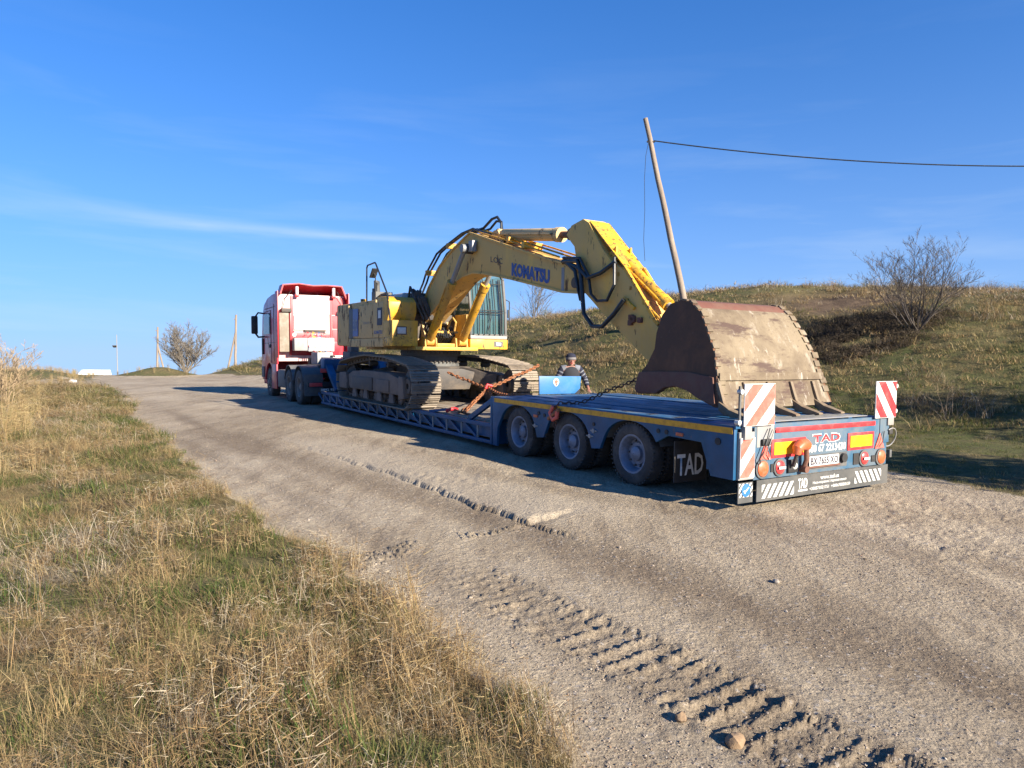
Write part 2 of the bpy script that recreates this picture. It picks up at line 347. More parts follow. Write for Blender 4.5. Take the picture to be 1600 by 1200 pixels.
def height(x, y, detail=True):
    x = np.asarray(x, float); y = np.asarray(y, float)
    l, s = ls(x, y)
    z = .0079*np.clip(s, 0, 19)-.0100*np.clip(l, 0, 3)
    z = z-.045*np.clip(y-46, 0, 1e9)*sst(y, 44, 60)-.0*(y > 0)
    z = z-.02*np.clip(-20-x, 0, 1e9)*sst(y, 50, 70)
    h, q, A = hill(x, y)
    base = z
    lump = .28*fbm(x*.16, y*.16, 4)*q+.16*fbm(x*.55, y*.55, 4)*sst(q, 0, .25)
    # slumped hollow on the slope round the bush
    hx, hy = x-11.9, y-24.2
    g = np.exp(-((hx/3.2)**2+(hy/2.2)**2)); lump = lump-.55*g
    m_far = 1-sst(s, 58, 74)
    # the right-hand bank turns down into a worn track near the foot
    m = sst(q, .0, .30)*m_far; h = h*m_far
    z = base*(1-m)+np.maximum(h, 0)*m+h*(1-m)+lump*1.0
    grass, left, right = masks(x, y)
    z = z+left*(.045+.05*fbm(x*.9, y*.9, 3))
    # low hummocks and wheel hollows on the green ground right of the trailer
    z = z+right*(1-m)*(.05*fbm(l*.5, s*.18, 3)+.10*np.exp(-((l-6.3)/.7)**2)-.06*np.exp(-((l-7.3)/.5)**2))
    z = z+.55*np.exp(-(((x+22.9)/1.7)**2+((y-45.5)/1.5)**2))          # small mound on the crest
    z = z+.42*sst(-(x+.60*y), .5, 3)*sst(y, 38.5, 41)*(1-sst(y, 45, 52))
    if not detail: return z
    road = 1-grass
    near = np.clip(1.6-y/22, 0, 1)
    # general wear, long along the direction of travel
    a = .61; u = x*math.cos(a)+y*math.sin(a); v = -x*math.sin(a)+y*math.cos(a)
    z = z+road*(.020*fbm(u*.5, v*.18, 3)+.010*fbm(u*2.4, v*.7, 3)+.007*near*fbm(x*9, y*9, 4, .6))
    # broken slab edge: an old hard layer that ends in a crumbled step
    px = np.array([-7.5, -3.4, -1.75, -.62, .17, .33, .74, 1.3]); 
    SL = np.array([(-9, 19.5), (-4.2, 13.0), (-1.72, 9.8), (-.62, 8.15), (.17, 7.02), (.74, 7.66), (1.6, 9.3)])
    inside = np.zeros_like(z); dmin = np.full_like(z, 9.)
    jx = x+.05*fbm(x*5, y*5, 4)*2; jy = y+.05*fbm(x*5+40, y*5, 4)*2
    for i in range(len(SL)-1):
        (ax, ay), (bx, by) = SL[i], SL[i+1]; ex, ey = bx-ax, by-ay; L2 = ex*ex+ey*ey
        t = np.clip(((jx-ax)*ex+(jy-ay)*ey)/L2, 0, 1); dd = np.hypot(jx-ax-ex*t, jy-ay-ey*t)
        sg = (ex*(jy-ay)-ey*(jx-ax)); upd = dd < dmin; dmin = np.where(upd, dd, dmin); inside = np.where(upd, np.sign(sg), inside)
    fade = np.interp(y, [6.9, 7.3, 10.5, 14], [1, 1, .8, 0])*(1-sst(x+.25*fbm(x*4, y*4, 3), .3, .8))
    step = sst(dmin*inside, -.012, .02)
    z = z+road*fade*(.034*step*np.exp(-np.clip(dmin*inside, 0, 9)/3.0)-.022*np.exp(-(dmin/.05)**2)*(inside < 0))
    # two compacted ruts left of the slab
    for (x0, y0, x1, y1, w_, dp) in ((-6.6, 15.0, 3.0, 3.2, .32, .026), (-6.9, 14.2, -.6, 5.2, .22, .016), (-2, 11.2, 5.2, 4.6, .3, .012)):
        dx, dy = x1-x0, y1-y0; L_ = math.hypot(dx, dy); t = ((x-x0)*dx+(y-y0)*dy)/L_**2; d = ((x-x0)*dy-(y-y0)*dx)/L_
        z = z-road*dp*np.exp(-(d/w_)**2)*sst(t, -.1, .1)*(1-sst(t, .85, 1.1))
    for (x0, y0, x1, y1) in ((-3.2, 13.5, 6.4, 3.1), (-8.2, 15.2, .9, 3.6)):        # paired wheel grooves with squeezed-up rims
        dx, dy = x1-x0, y1-y0; L_ = math.hypot(dx, dy); t = ((x-x0)*dx+(y-y0)*dy)/L_**2; d = ((x-x0)*dy-(y-y0)*dx)/L_+.10*fbm(t*9, t*0+4, 3)
        z = z+road*sst(t, -.1, .1)*(1-sst(t, .85, 1.1))*(-.013*np.exp(-(d/.11)**2)+.009*np.exp(-((np.abs(d)-.19)/.05)**2)*(1+1.5*fbm(x*9, y*9, 3)))*(.6+.8*fbm(t*20, t*0, 2))
    # crawler tread print
    P0 = np.array([-.75, 5.95]); P1 = np.array([1.72, 2.45]); D = (P1-P0); LL = np.linalg.norm(D); D = D/LL
    t = (x-P0[0])*D[0]+(y-P0[1])*D[1]; d = (x-P0[0])*(-D[1])+(y-P0[1])*D[0]
    d = d+.05*fbm(t*1.4+3, t*0+1, 2)
    wob = .022*fbm(x*7, y*7, 3)
    tt = t+wob*.55+.02*d
    w1 = (1-sst(np.abs(d), .23, .29))*sst(t, .05, .9)
    ph = (tt/.135) % 1.0
    bar = 1-sst(np.abs(ph-.5), .12, .24)
    keep = .30+1.3*np.clip(.55+1.5*vnoise(np.floor(tt/.135)*3.7, d*3.2+2), 0, 1)
    amp = np.interp(t, [0, .9, 1.9, 3, 4.4], [.004, .011, .017, .020, .022])
    crumble = fbm(x*20, y*20, 4, .75)
    clod = sst(fbm(x*13+4, y*13, 3, .6)+.35*bar, -.10, .06)
    z = z+road*w1*(amp*bar*keep*clod*(1+.5*crumble)*.95-.010+.012*crumble)
    z = z+road*.008*np.exp(-((np.abs(d)-.29)/.05)**2)*sst(t, .5, 1.5)*(1+2*crumble)
    # scattered crumbs and churned patches
    ch = sst(fbm(u*.8+3, v*.35+8, 3), .06, .34)*near
    z = z+road*ch*(.030*np.abs(fbm(x*7+5, y*7, 4, .62)))
    return z
def col_attrs(x, y):
    grass, left, right = masks(x, y)
    a = .61; u = x*math.cos(a)+y*math.sin(a); v = -x*math.sin(a)+y*math.cos(a)
    rut = np.zeros_like(x)
    for (x0, y0, x1, y1, w_, k) in ((-6.6, 15.0, 3.4, 2.7, .42, .85), (-6.9, 14.2, .6, 3.9, .2, .55), (-2, 11.2, 5.2, 4.6, .35, .5), (-9.5, 19.5, -1.4, 7.4, .2, .6)):
        dx, dy = x1-x0, y1-y0; L_ = math.hypot(dx, dy); t = ((x-x0)*dx+(y-y0)*dy)/L_**2; d = ((x-x0)*dy-(y-y0)*dx)/L_+.25*fbm(t*6, t*0, 2)
        rut = np.maximum(rut, k*np.exp(-(d/w_)**2)*sst(t, -.1, .15)*(1-sst(t, .85, 1.15)))
    P0 = np.array([-.75, 5.95]); D = np.array([2.47, -3.5])/math.hypot(2.47, 3.5); t = (x-P0[0])*D[0]+(y-P0[1])*D[1]; d = (x-P0[0])*(-D[1])+(y-P0[1])*D[0]
    rut = np.maximum(rut, .55*np.exp(-(d/.34)**4)*sst(t, -.3, 1)+.10*fbm(x*3, y*3, 3))
    rut = np.clip(rut+.75*fbm(u*.35, v*.22+5, 3), 0, 1)
    h, q, A = hill(x, y)
    bare = np.exp(-(((x-11.3)/2.6)**2+((y-24.0)/1.7)**2))*.9
    ex, ey = 4.37, -5.98; L_ = math.hypot(ex, ey); t = ((x+4.2)*ex+(y-13.0)*ey)/L_**2; dl_ = (ex*(y-13.0)-ey*(x+4.2))/L_+.12*fbm(x*3, y*3, 3)
    slab = sst(dl_, .0, .04)*(1-sst(dl_, .7, 1.3))*sst(t, -.2, .15)*(1-sst(t, .985, 1.01))
    bare = np.where(slab > .02, slab, bare); rut = rut*(1-.6*slab)
    return grass, rut, q, np.clip(bare, 0, 1)
def grid_mesh(X, Y, Z):
    ny, nx = X.shape
    idx = np.arange(nx*ny).reshape(ny, nx)
    f = np.stack([idx[:-1, :-1], idx[:-1, 1:], idx[1:, 1:], idx[1:, :-1]], -1).reshape(-1, 4)
    return np.stack([X.ravel(), Y.ravel(), Z.ravel()], 1), f
def mesh_np(name, V, Fc, attrs, m):
    used = np.unique(Fc); remap = np.full(len(V), -1); remap[used] = np.arange(len(used)); V = V[used]; Fc = remap[Fc]
    me = bpy.data.meshes.new(name); me.vertices.add(len(V)); me.vertices.foreach_set('co', V.astype(np.float32).ravel())
    me.loops.add(Fc.size); me.loops.foreach_set('vertex_index', Fc.astype(np.int32).ravel())
    me.polygons.add(len(Fc)); me.polygons.foreach_set('loop_start', np.arange(0, Fc.size, 4, dtype=np.int32)); me.polygons.foreach_set('loop_total', np.full(len(Fc), 4, dtype=np.int32))
    me.update(calc_edges=True); me.validate()
    for k, a in attrs.items():
        at = me.attributes.new(k, 'FLOAT', 'POINT'); at.data.foreach_set('value', a[used].astype(np.float32))
    me.materials.append(m); me.shade_smooth()
    o = bpy.data.objects.new(name, me); S.collection.objects.link(o); return o
# ---- earth material: gravelly dirt road <-> grassy soil
em = bpy.data.materials.new('earth'); em.use_nodes = True; t = em.node_tree; L = t.links
def N(tp, **k):
    n = t.nodes.new(tp)
    for a, b in k.items():
        if a in n.bl_rna.properties.keys(): setattr(n, a, b)
        else: n.inputs[a.replace('_', ' ')].default_value = b
    return n
def mixn(f, a, b, mode='MIX'):
    n = t.nodes.new('ShaderNodeMixRGB'); n.blend_type = mode
    for i, v in enumerate((f, a, b)):
        if isinstance(v, (int, float)): n.inputs[i].default_value = v
        elif isinstance(v, tuple): n.inputs[i].default_value = (*v[:3], 1)
        else: L.new(v, n.inputs[i])
    return n.outputs[0]
def mrn(x, a, b, c=0, d=1):
    n = t.nodes.new('ShaderNodeMapRange'); n.inputs[1].default_value = a; n.inputs[2].default_value = b; n.inputs[3].default_value = c; n.inputs[4].default_value = d
    L.new(x, n.inputs[0]); return n.outputs[0]
geo = N('ShaderNodeTexCoord').outputs['Object']
def nz(sc, det=5, rg=.6, vec=None, dist=0):
    n = N('ShaderNodeTexNoise', Scale=sc, Detail=det, Roughness=rg, Distortion=dist); L.new(vec or geo, n.inputs['Vector']); return n.outputs[0]
mpn = N('ShaderNodeMapping'); mpn.inputs['Rotation'].default_value = (0, 0, R(-35-0)); mpn.inputs['Scale'].default_value = (2.6, .5, 1); L.new(geo, mpn.inputs[0]); strv = mpn.outputs[0]
def attr(nm): 
    n = N('ShaderNodeAttribute'); n.attribute_name = nm; return n.outputs['Fac']
c_road = mixn(mrn(nz(.9, 6, .6, strv), .38, .64), (.385, .320, .228), (.265, .212, .148))
c_road = mixn(mrn(nz(.35, 5), .45, .7), c_road, (.39, .33, .245))
c_road = mixn(mrn(attr('rut'), .05, .85, 0, .62), c_road, (.118, .086, .058))
vor = N('ShaderNodeTexVoronoi', Scale=60); L.new(geo, vor.inputs['Vector'])
vor2 = N('ShaderNodeTexVoronoi', Scale=26); L.new(geo, vor2.inputs['Vector'])
hsv = N('ShaderNodeSeparateColor'); L.new(vor.outputs['Color'], hsv.inputs[0])
peb = mrn(hsv.outputs[0], 0, 1, .80, 1.18)
c_road = mixn(1.0, c_road, peb, 'MULTIPLY')
hs2 = N('ShaderNodeSeparateColor'); L.new(vor2.outputs['Color'], hs2.inputs[0])
stone = N('ShaderNodeMath', operation='MULTIPLY'); L.new(mrn(hs2.outputs[1], .80, .86), stone.inputs[0]); L.new(mrn(vor2.outputs['Distance'], .42, .30), stone.inputs[1])
c_road = mixn(mrn(stone.outputs[0], 0, 1, 0, .7), c_road, mixn(hs2.outputs[2], (.24, .215, .19), (.40, .365, .32)))
c_road = mixn(mrn(nz(9, 8, .72), .56, .72, 0, .7), c_road, (.12, .09, .065))
c_road = mixn(mrn(nz(2.2, 7, .7, strv), .54, .66, 0, .45), c_road, (.135, .10, .07))
c_road = mixn(mrn(attr('bare'), 0, 1, 0, .6), c_road, (.355, .305, .235))
c_gr = mixn(mrn(nz(.5, 6, .65), .40, .62), (.080, .095, .030), (.150, .120, .058))
c_gr = mixn(mrn(nz(6, 7, .7), .42, .68), c_gr, (.065, .060, .030))
c_gr = mixn(mrn(nz(22, 8, .8), .50, .66, 0, .8), c_gr, (.20, .15, .08))
c_gr = mixn(mrn(nz(34, 6, .8), .54, .64, 0, .8), c_gr, (.035, .034, .018))
c_gr = mixn(mrn(attr('bare'), .1, .7), c_gr, mixn(mrn(nz(3, 6), .4, .6), (.075, .052, .035), (.12, .085, .055)))
gm = N('ShaderNodeMath', operation='ADD'); L.new(attr('grass'), gm.inputs[0]); L.new(mrn(nz(11, 6, .7), .3, .7, -.28, .28), gm.inputs[1])
cc = mixn(mrn(gm.outputs[0], .35, .65), c_road, c_gr)
bs = t.nodes['Principled BSDF']; L.new(cc, bs.inputs['Base Color']); bs.inputs['Roughness'].default_value = .95; bs.inputs['Specular IOR Level'].default_value = .15
bh = N('ShaderNodeMath', operation='ADD'); L.new(mrn(vor2.outputs['Distance'], 0, .6, .9, 0), bh.inputs[0]); L.new(mrn(vor.outputs['Distance'], 0, .6, .6, 0), bh.inputs[1])
bh2 = N('ShaderNodeMath', operation='ADD'); L.new(bh.outputs[0], bh2.inputs[0]); L.new(mrn(nz(14, 9, .75), 0, 1, 0, 4.5), bh2.inputs[1])
bmp = N('ShaderNodeBump', Strength=.8, Distance=.010); L.new(bh2.outputs[0], bmp.inputs['Height']); L.new(bmp.outputs[0], bs.inputs['Normal'])
# ---- near ground, finer towards the viewer's end of the road
A_ = np.concatenate([np.linspace(-1.45, -.80, 90)[:-1], np.linspace(-.80, .82, 620), np.linspace(.82, 1.5, 90)[1:]])
D_ = np.geomspace(.85, 80, 690)
X = A_[None, :]*D_[:, None]; Y = np.repeat(D_[:, None], len(A_), 1)
X = X+0.0
Z = height(X, Y)
V, Fc = grid_mesh(X, Y, Z)
at = dict(zip(('grass', 'rut', 'q', 'bare'), [a.ravel() for a in col_attrs(X, Y)]))
fx = V[Fc].mean(1); g_, l_, r_ = masks(fx[:, 0], fx[:, 1]); isr = r_ > .5; isl = (l_ > .5) & ~isr
road = mesh_np('dirt_road', V, Fc[~isr & ~isl], at, em); tag(road, kind='structure', label='rutted beige gravel and dirt road with crawler track prints')
verge = mesh_np('verge_ground', V, Fc[isl], at, em); tag(verge, kind='structure', label='soil under the dry grass verge left of the road')
hillo = mesh_np('hillside', V, Fc[isr], at, em); tag(hillo, kind='structure', label='grassy bank rising right of the road')
# ---- the land beyond and behind: one coarse sheet to the horizon
ang = np.linspace(0, 2*math.pi, 181)[:-1]; rad = np.concatenate([[0.01], np.geomspace(2, 6000, 90)])
AX = np.cos(ang)[None, :]*rad[:, None]; AY = np.sin(ang)[None, :]*rad[:, None]
AZ = height(AX, AY, False)
inside = (AY > .5) & (np.abs(AX) < 1.5*AY+2) & (AY < 84)
AZ = AZ-np.where(inside, .45, .12)
ny, nx = AX.shape; idx = np.arange(nx*ny).reshape(ny, nx); idr = np.roll(idx, -1, 1)
Fg = np.stack([idx[:-1], idr[:-1], idr[1:], idx[1:]], -1).reshape(-1, 4)
Vg = np.stack([AX.ravel(), AY.ravel(), AZ.ravel()], 1)
ag = dict(grass=np.ones(len(Vg))*.9, rut=np.zeros(len(Vg)), q=np.zeros(len(Vg)), bare=np.zeros(len(Vg)))
gro = mesh_np('ground', Vg, Fg[:, ::-1], ag, em); tag(gro, kind='structure', label='open land falling away beyond the crest')
# normal direction
for o in (gro, road, verge, hillo):
    bm = bmesh.new(); bm.from_mesh(o.data); bm.faces.ensure_lookup_table()
    if bm.faces[0].normal.z < 0: bmesh.ops.reverse_faces(bm, faces=bm.faces)
    bm.to_mesh(o.data); bm.free()
def place(px, py, d0=6, d1=70):
    """where the line of sight through a point of the photograph meets the land"""
    th = -math.atan(50/1100); v = Vector(((px-800)/1100, 1, -(py-600)/1100)); c_, s_ = math.cos(th), math.sin(th)
    v = Vector((v.x, v.y*c_-v.z*s_, v.y*s_+v.z*c_)); v /= v.y
    d = np.linspace(d0, d1, 1500); zz = height(v.x*d, d); k = np.argmax(1.725+v.z*d < zz); return v.x*d[k], d[k], zz[k]
def gz(x, y): return float(height(np.array([x]), np.array([y]))[0])
# ------------------------------------------------------------------ low loader trailer
LL = thing('low_loader', 'long blue low loader trailer carrying the excavator, with red and white boards at its tail', 'trailer', F)
def B(*a): return MB().box(*a)
# main side beams with wheel arches (profile in along/up coordinates)
def arch(cy, r0, zc, a0=0, a1=180, n=12, ry=None):
    return [(cy-r0*math.cos(R(a0+(a1-a0)*k/n)), zc+(ry or r0)*math.sin(R(a0+(a1-a0)*k/n))) for k in range(n+1)]
WH = (1.69, 3.05, 4.41)
prof = [(0, .93), (0, .34), (.32, .34), (.47, .70), (.98, .71)]
prof += [(1.11, .58)]+arch(1.69, .53, .50, 12, 168, 10, .33)+[(2.25, .40), (2.31, .38), (2.63, .36), (2.68, .40)]
prof = [(0, .93), (0, .34), (.32, .34), (.47, .70), (1.0, .715)]
for i, w in enumerate(WH):
    prof += arch(w, .52, .50, 20, 160, 10, .335)
    if i < 2: prof += [(w+.60, .40), (w+.78, .38)]
prof += [(5.03, .42), (5.05, .10), (5.18, .10), (5.22, .93)]
sb = MB(); sb.prism(prof, 'x', 0, .05); sbm = sb.build('side_skirt', 'blue', LL, bevel=.006)
share(sbm, 2.72)
# arch flanges (inner lip)
lip = MB()
for w in WH:
    pts = [(.0, a, b) for a, b in arch(w, .52, .50, 10, 170, 12, .335)]
    for a, b in zip(pts[:-1], pts[1:]): lip.add([(.05, a[1], a[2]), (.05, b[1], b[2]), (.42, b[1], b[2]), (.42, a[1], a[2])], [(0, 1, 2, 3)])
lp = lip.build('wheel_arch', 'grey_dark', LL)
share(lp, 2.33)
# top deck : beams with dark gaps between
ZD = .93
for k, (a, b, m) in enumerate([(.05, .30, 'blue_deck'), (.335, .60, 'blue_deck'), (.64, .72, 'blue'), (.76, 1.10, 'blue_deck'), (1.13, 1.40, 'blue_deck'), (1.43, 1.70, 'blue_deck'), (1.73, 2.04, 'blue_deck'), (2.08, 2.16, 'blue'), (2.20, 2.45, 'blue_deck'), (2.485, 2.72, 'blue_deck')]):
    MB().box(a, b, .03, 5.2, ZD-.06, ZD+(.012 if m == 'blue' else 0)).build('deck_beam', m, LL, bevel=.006)
cr = MB()
for s_ in np.arange(.3, 5.2, .545): cr.box(.3, 2.45, s_, s_+.05, ZD-.13, ZD-.065)
cr.each('cross_member', 'blue', LL)
# rear timber / steel treads on the deck tail
MB().box(.60, 2.5, .03, .42, ZD+.014, ZD+.022).build('deck_plate', 'grey', LL, bevel=.003)
for k in range(3): MB().box(.66+k*.1, 2.4-k*.15, .12+k*.09, .14+k*.09, ZD+.023, ZD+.032).build('grip_bar', 'grey_dark', LL)
# front bulkhead of the rear deck and sloping braces down to the low bed
MB().box(.0, 2.77, 5.225, 5.28, .10, .925).build('bulkhead', 'blue', LL, bevel=.006)
for x in (.04, 2.66):
    b = MB().obox((x+.03, 5.28, .86), (x+.03, 6.15, .47), .07, .09); b.build('brace', 'blue', LL, bevel=.005)
for x in (.62, 1.3, 2.0): MB().obox((x, 5.26, .86), (x, 5.75, .46), .06, .07).build('brace', 'blue', LL, bevel=.005)
# amber stripe
MB().box(-.006, -.002, .02, 5.14, .838, .908).build('reflective_stripe', 'stripe', LL)
# low bed
MB().box(.09, 2.68, 5.28, 15.3, .20, .40).build('bed_frame', 'blue', LL)
for x0, nm in ((.0, 1), (2.70, 1)):
    MB().box(x0, x0+.07, 5.28, 15.2, .385, .455).build('side_rail', 'blue', LL, bevel=.006)
    MB().box(x0, x0+.07, 5.28, 15.2, .105, .165).build('side_rail', 'blue', LL, bevel=.006)
    p0 = None
    for k in range(16):
        s_ = 5.76+k*.62
        if s_ > 15.1: break
        q = MB().box(x0+.02, x0+.045, s_, s_+.03, .165, .385).build('post', 'grey' if x0 == 0 else 'blue', LL)
        MB().obox((x0+.045, s_+.08, .18), (x0+.045, s_+.55, .38), .035, .045).build('diagonal_brace', 'blue', LL)
# timber packing behind the side frame
for k in range(8):
    s_ = 5.35+k*1.2
    MB().box(.10, .125, s_, s_+1.1, .19, .36).build('side_board', 'wood_old', LL)
# bed planks, laid lengthwise
w_ = .243
for j in range(10):
    a = .16+j*.248
    for (u0, u1) in ((5.5, 8.1), (8.115, 12.0), (12.015, 15.1)):
        jz = rng.uniform(-.004, .006)
        MB().box(a, a+w_-.012, u0+rng.uniform(0, .03), u1-rng.uniform(0, .03), .402, .455+jz).build('plank', 'wood' if (j+int(u0)) % 3 else 'wood_old', LL, bevel=.004)
# gooseneck
g = MB(); g.prism([(15.0, .12), (15.3, .12), (15.75, 1.0), (16.3, 1.22), (19.2, 1.25), (19.2, 1.42), (16.2, 1.42), (15.5, 1.36), (14.75, .46)], 'x', .75, .93)
g.prism([(15.0, .12), (15.3, .12), (15.75, 1.0), (16.3, 1.22), (19.2, 1.25), (19.2, 1.42), (16.2, 1.42), (15.5, 1.36), (14.75, .46)], 'x', 1.85, 2.03)
g.box(.9, 1.9, 15.6, 19.0, 1.27, 1.33); g.box(.1, 2.6, 14.9, 15.25, .14, .44)
g.build('gooseneck', 'blue', LL, bevel=.01)
h = MB(); h.obox((.35, 14.7, .5), (.35, 15.75, 1.28), .2, .12); h.obox((2.4, 14.7, .5), (2.4, 15.75, 1.28), .2, .12); h.box(.2, .95, 15.6, 15.95, 1.05, 1.4); h.box(1.9, 2.5, 15.6, 15.95, 1.05, 1.4)
h.each('gooseneck_arm', 'blue', LL, bevel=.01)
h = MB(); h.box(.95, 1.75, 15.5, 16.2, 1.33, 1.62); h.box(1.0, 1.25, 15.52, 15.9, 1.62, 1.85); h.build('winch_box', 'grey_dark', LL, bevel=.02)
# blue upright plate with the sticker
pl = MB().prism([(1.07, .93), (1.86, .93), (1.98, 1.02), (2.0, 1.25), (1.06, 1.26)], 'y', 5.37, 5.40).build('bulkhead_plate', 'blue_bright', LL, bevel=.004)
stp = [(1.43+.065*math.cos(t)*(1 if math.sin(t) > -.3 else .8), 1.145+.075*math.sin(t)) for t in np.linspace(0, 2*math.pi, 15)[:-1]]
st = MB().prism(stp, 'y', 5.364, 5.367).build('sticker', 'white_mark', LL)
MB().prism([(1.39, 1.17), (1.41, 1.12), (1.43, 1.10), (1.45, 1.13), (1.47, 1.15), (1.46, 1.18), (1.42, 1.19)], 'y', 5.359, 5.361).build('sticker_emblem', 'salmon', LL)
MB().prism([(1.40, 1.095), (1.43, 1.08), (1.46, 1.10), (1.43, 1.115)], 'y', 5.359, 5.361).build('sticker_emblem', 'ink', LL)
# axles and suspension
for w in WH:
    MB().cyl((.3, w, .40), (2.5, w, .40), .07, 12).build('axle', 'steel_dark', LL)
sus = MB()
for w in WH:
    for x in (.82, 1.86): sus.box(x, x+.1, w-.2, w+.45, .35, .5); sus.cyl((x+.05, w+.35, .5), (x+.05, w+.35, .8), .12, 12)
sus.box(.9, 1.0, .4, 5.2, .62, .86); sus.box(1.8, 1.9, .4, 5.2, .62, .86)
sus.build('suspension', 'steel_dark', LL)
def wheel(x, y, z, side, parent, r=.405, w=.235, rim='rim', rr=None, dish=.135):
    """outer face at x, body extends away from side; side -1 faces left"""
    d = -side; rr = rr or r*.60
    e = bpy.data.objects.new('wheel', None); S.collection.objects.link(e); e.parent = parent; e.empty_display_size = .1; e['_off'] = parent['_off']
    T_ = MB()
    pr = [(rr, .03), (rr+.02, .008), (r*.80, .0), (r*.93, .012), (r*.985, .035), (r, .06), (r, .5*w), (r, w-.06), (r*.985, w-.035), (r*.93, w-.012), (rr, w-.02)]
    T_.rings((x, y, z), 'x', [(a, d*b) for a, b in pr], 40)
    for k in range(44):                       # shoulder lugs
        a = 2*math.pi*k/44
        for o in (.035, w-.035):
            c = (x+d*o, y+math.cos(a)*r*.985, z+math.sin(a)*r*.985); tdir = Vector((0, -math.sin(a), math.cos(a)))
            T_.obox(Vector(c)-tdir*.011, Vector(c)+tdir*.011, .05, .022, up=(0, math.cos(a), math.sin(a)))
    if r < .45:
        for q in (.0,): pass
    ty = T_.build('tyre', 'tyre', e, smooth=40)
    R_ = MB()
    R_.rings((x, y, z), 'x', [(rr, d*.035), (rr+.012, d*.015), (rr-.012, d*.018), (rr-.035, d*.05), (rr-.05, d*dish), (rr*.62, d*(dish+.01)), (rr*.58, d*(dish-.02)), (rr*.40, d*(dish-.02)), (rr*.38, d*(dish-.06)), (rr*.18, d*(dish-.085)), (.005, d*(dish-.09))], 32)
    ri = R_.build('rim', rim, e, smooth=40)
    H_ = MB()
    for k in range(10):
        a = 2*math.pi*k/10; c = Vector((x+d*(dish+.005), y+math.cos(a)*rr*.68, z+math.sin(a)*rr*.68))
        H_.cyl(c, c-Vector((d*.035, 0, 0)), .014, 6)
    for k in range(8):                        # hand holes
        a = 2*math.pi*(k+.5)/8; c = Vector((x+d*(dish+.0005), y+math.cos(a)*rr*.80, z+math.sin(a)*rr*.80))
    H_.build('wheel_nut', 'grey_dark', e)['kind'] = 'stuff'
    return e
for w in WH:
    wheel(.03, w, .405, -1, LL); 
    wheel(.30, w, .405, -1, LL, dish=.05)
    wheel(2.74, w, .405, 1, LL); wheel(2.47, w, .405, 1, LL, dish=.05)
# mud flap with lettering behind the last wheel
MB().box(.02, .56, .90, .915, .16, .66).build('mud_flap', 'black', LL)
text('TAD', 'flap_lettering', 'white', LL, .06, .50, .24, .50, lambda u, v, w: (u, .896, v), bold=.02)
MB().box(2.2, 2.75, .90, .915, .16, .66).build('mud_flap', 'black', LL)
# small items along the skirt
for (s_, z_, r_) in ((1.02, .76, .028), (1.16, .76, .028), (3.62, .74, .03), (3.78, .76, .03), (2.42, .72, .026), (.22, .74, .04)):
    MB().cyl((-.012, s_, z_), (.0, s_, z_), r_, 14).build('round_lamp', 'black', LL)
for s_, z_ in ((.80, .755), (3.86, .71)):
    MB().box(-.016, .0, s_-.055, s_+.055, z_-.02, z_+.02).build('side_marker_lamp', 'orange_lens', LL, bevel=.004)
for s_, z_ in ((2.50, .55), (3.87, .56), (2.42, .63)):
    b = MB(); b.cyl((-.02, s_, z_), (0, s_, z_), .03, 10); b.box(-.012, 0, s_-.07, s_+.07, z_-.008, z_+.008); b.build('lashing_ring', 'grey', LL)
# rear steel ladder of tie slots along top edge
sl_ = MB()
for s_ in np.arange(.5, 5.1, .46): sl_.box(.11, .24, s_, s_+.10, ZD+.001, ZD+.004)
sl_.build('lashing_slot', 'black', LL)['kind'] = 'stuff'
# ---------------- tail
rb = MB(); rb.prism([(.30, .32), (2.83, .32), (2.83, .93), (.30, .93)], 'y', -.02, .06)
rb.build('tail_panel', 'blue_rear', LL, bevel=.006)
MB().box(.0, .295, -.02, .04, .90, .93).build('tail_cap', 'blue', LL)
MB().box(2.66, 2.86, -.03, .05, .60, 1.0).build('tail_cap', 'blue_rear', LL, bevel=.006)
MB().box(.34, .62, -.024, -.021, .68, .92).build('tail_plate', 'grey', LL)
MB().box(.64, 2.55, -.034, -.026, .83, .885).build('red_reflective_strip', 'red_mark', LL, bevel=.003)
def stripes(mb, x0, x1, z0, z1, y, slope, period, duty, ph=0):
    """diagonal bars clipped to a rectangle; slope +1 rises to the right"""
    k = math.floor(-3/period)
    W_, H_ = x1-x0, z1-z0
    for i in range(-40, 60):
        o = i*period+ph
        # band: o <= u - v/slope <= o + period*duty   (u,v from the corner)
        c = 1/slope
        poly = [(o, 0), (o+period*duty, 0), (o+period*duty+H_*c, H_), (o+H_*c, H_)]
        # clip in u to [0,W_]
        def clip(P, lim, ge):
            out = []
            for a, b in zip(P, P[1:]+P[:1]):
                ia = (a[0] >= lim) if ge else (a[0] <= lim); ib = (b[0] >= lim) if ge else (b[0] <= lim)
                if ia: out.append(a)
                if ia != ib:
                    t = (lim-a[0])/(b[0]-a[0]); out.append((lim, a[1]+t*(b[1]-a[1])))
            return out
        poly = clip(poly, 0, True)
        if len(poly) > 2: poly = clip(poly, W_, False)
        if len(poly) > 2: mb.prism([(x0+p[0], z0+p[1]) for p in poly], 'y', y, y+.002)
    return mb
def board(x0, x1, z0, z1, y, slope, per, ph, red, nm='warning_board', duty=.5):
    b = MB().box(x0, x1, y, y+.012, z0, z1).build(nm, 'white_mark', LL)
    stripes(MB(), x0+.006, x1-.006, z0+.006, z1-.006, y-.004, slope, per, duty, ph).build('red_stripe' if red != 'white_mark' else 'white_stripe', red, b, off=(0, 0, 0))
    return b
board(.08, .575, .925, 1.385, -.06, 1.0, .345, .02, 'salmon')
board(2.50, 2.945, .92, 1.385, -.06, -1.25, .30, .10, 'red_mark')
board(.055, .285, .36, .80, -.045, 1.15, .30, -.02, 'salmon')
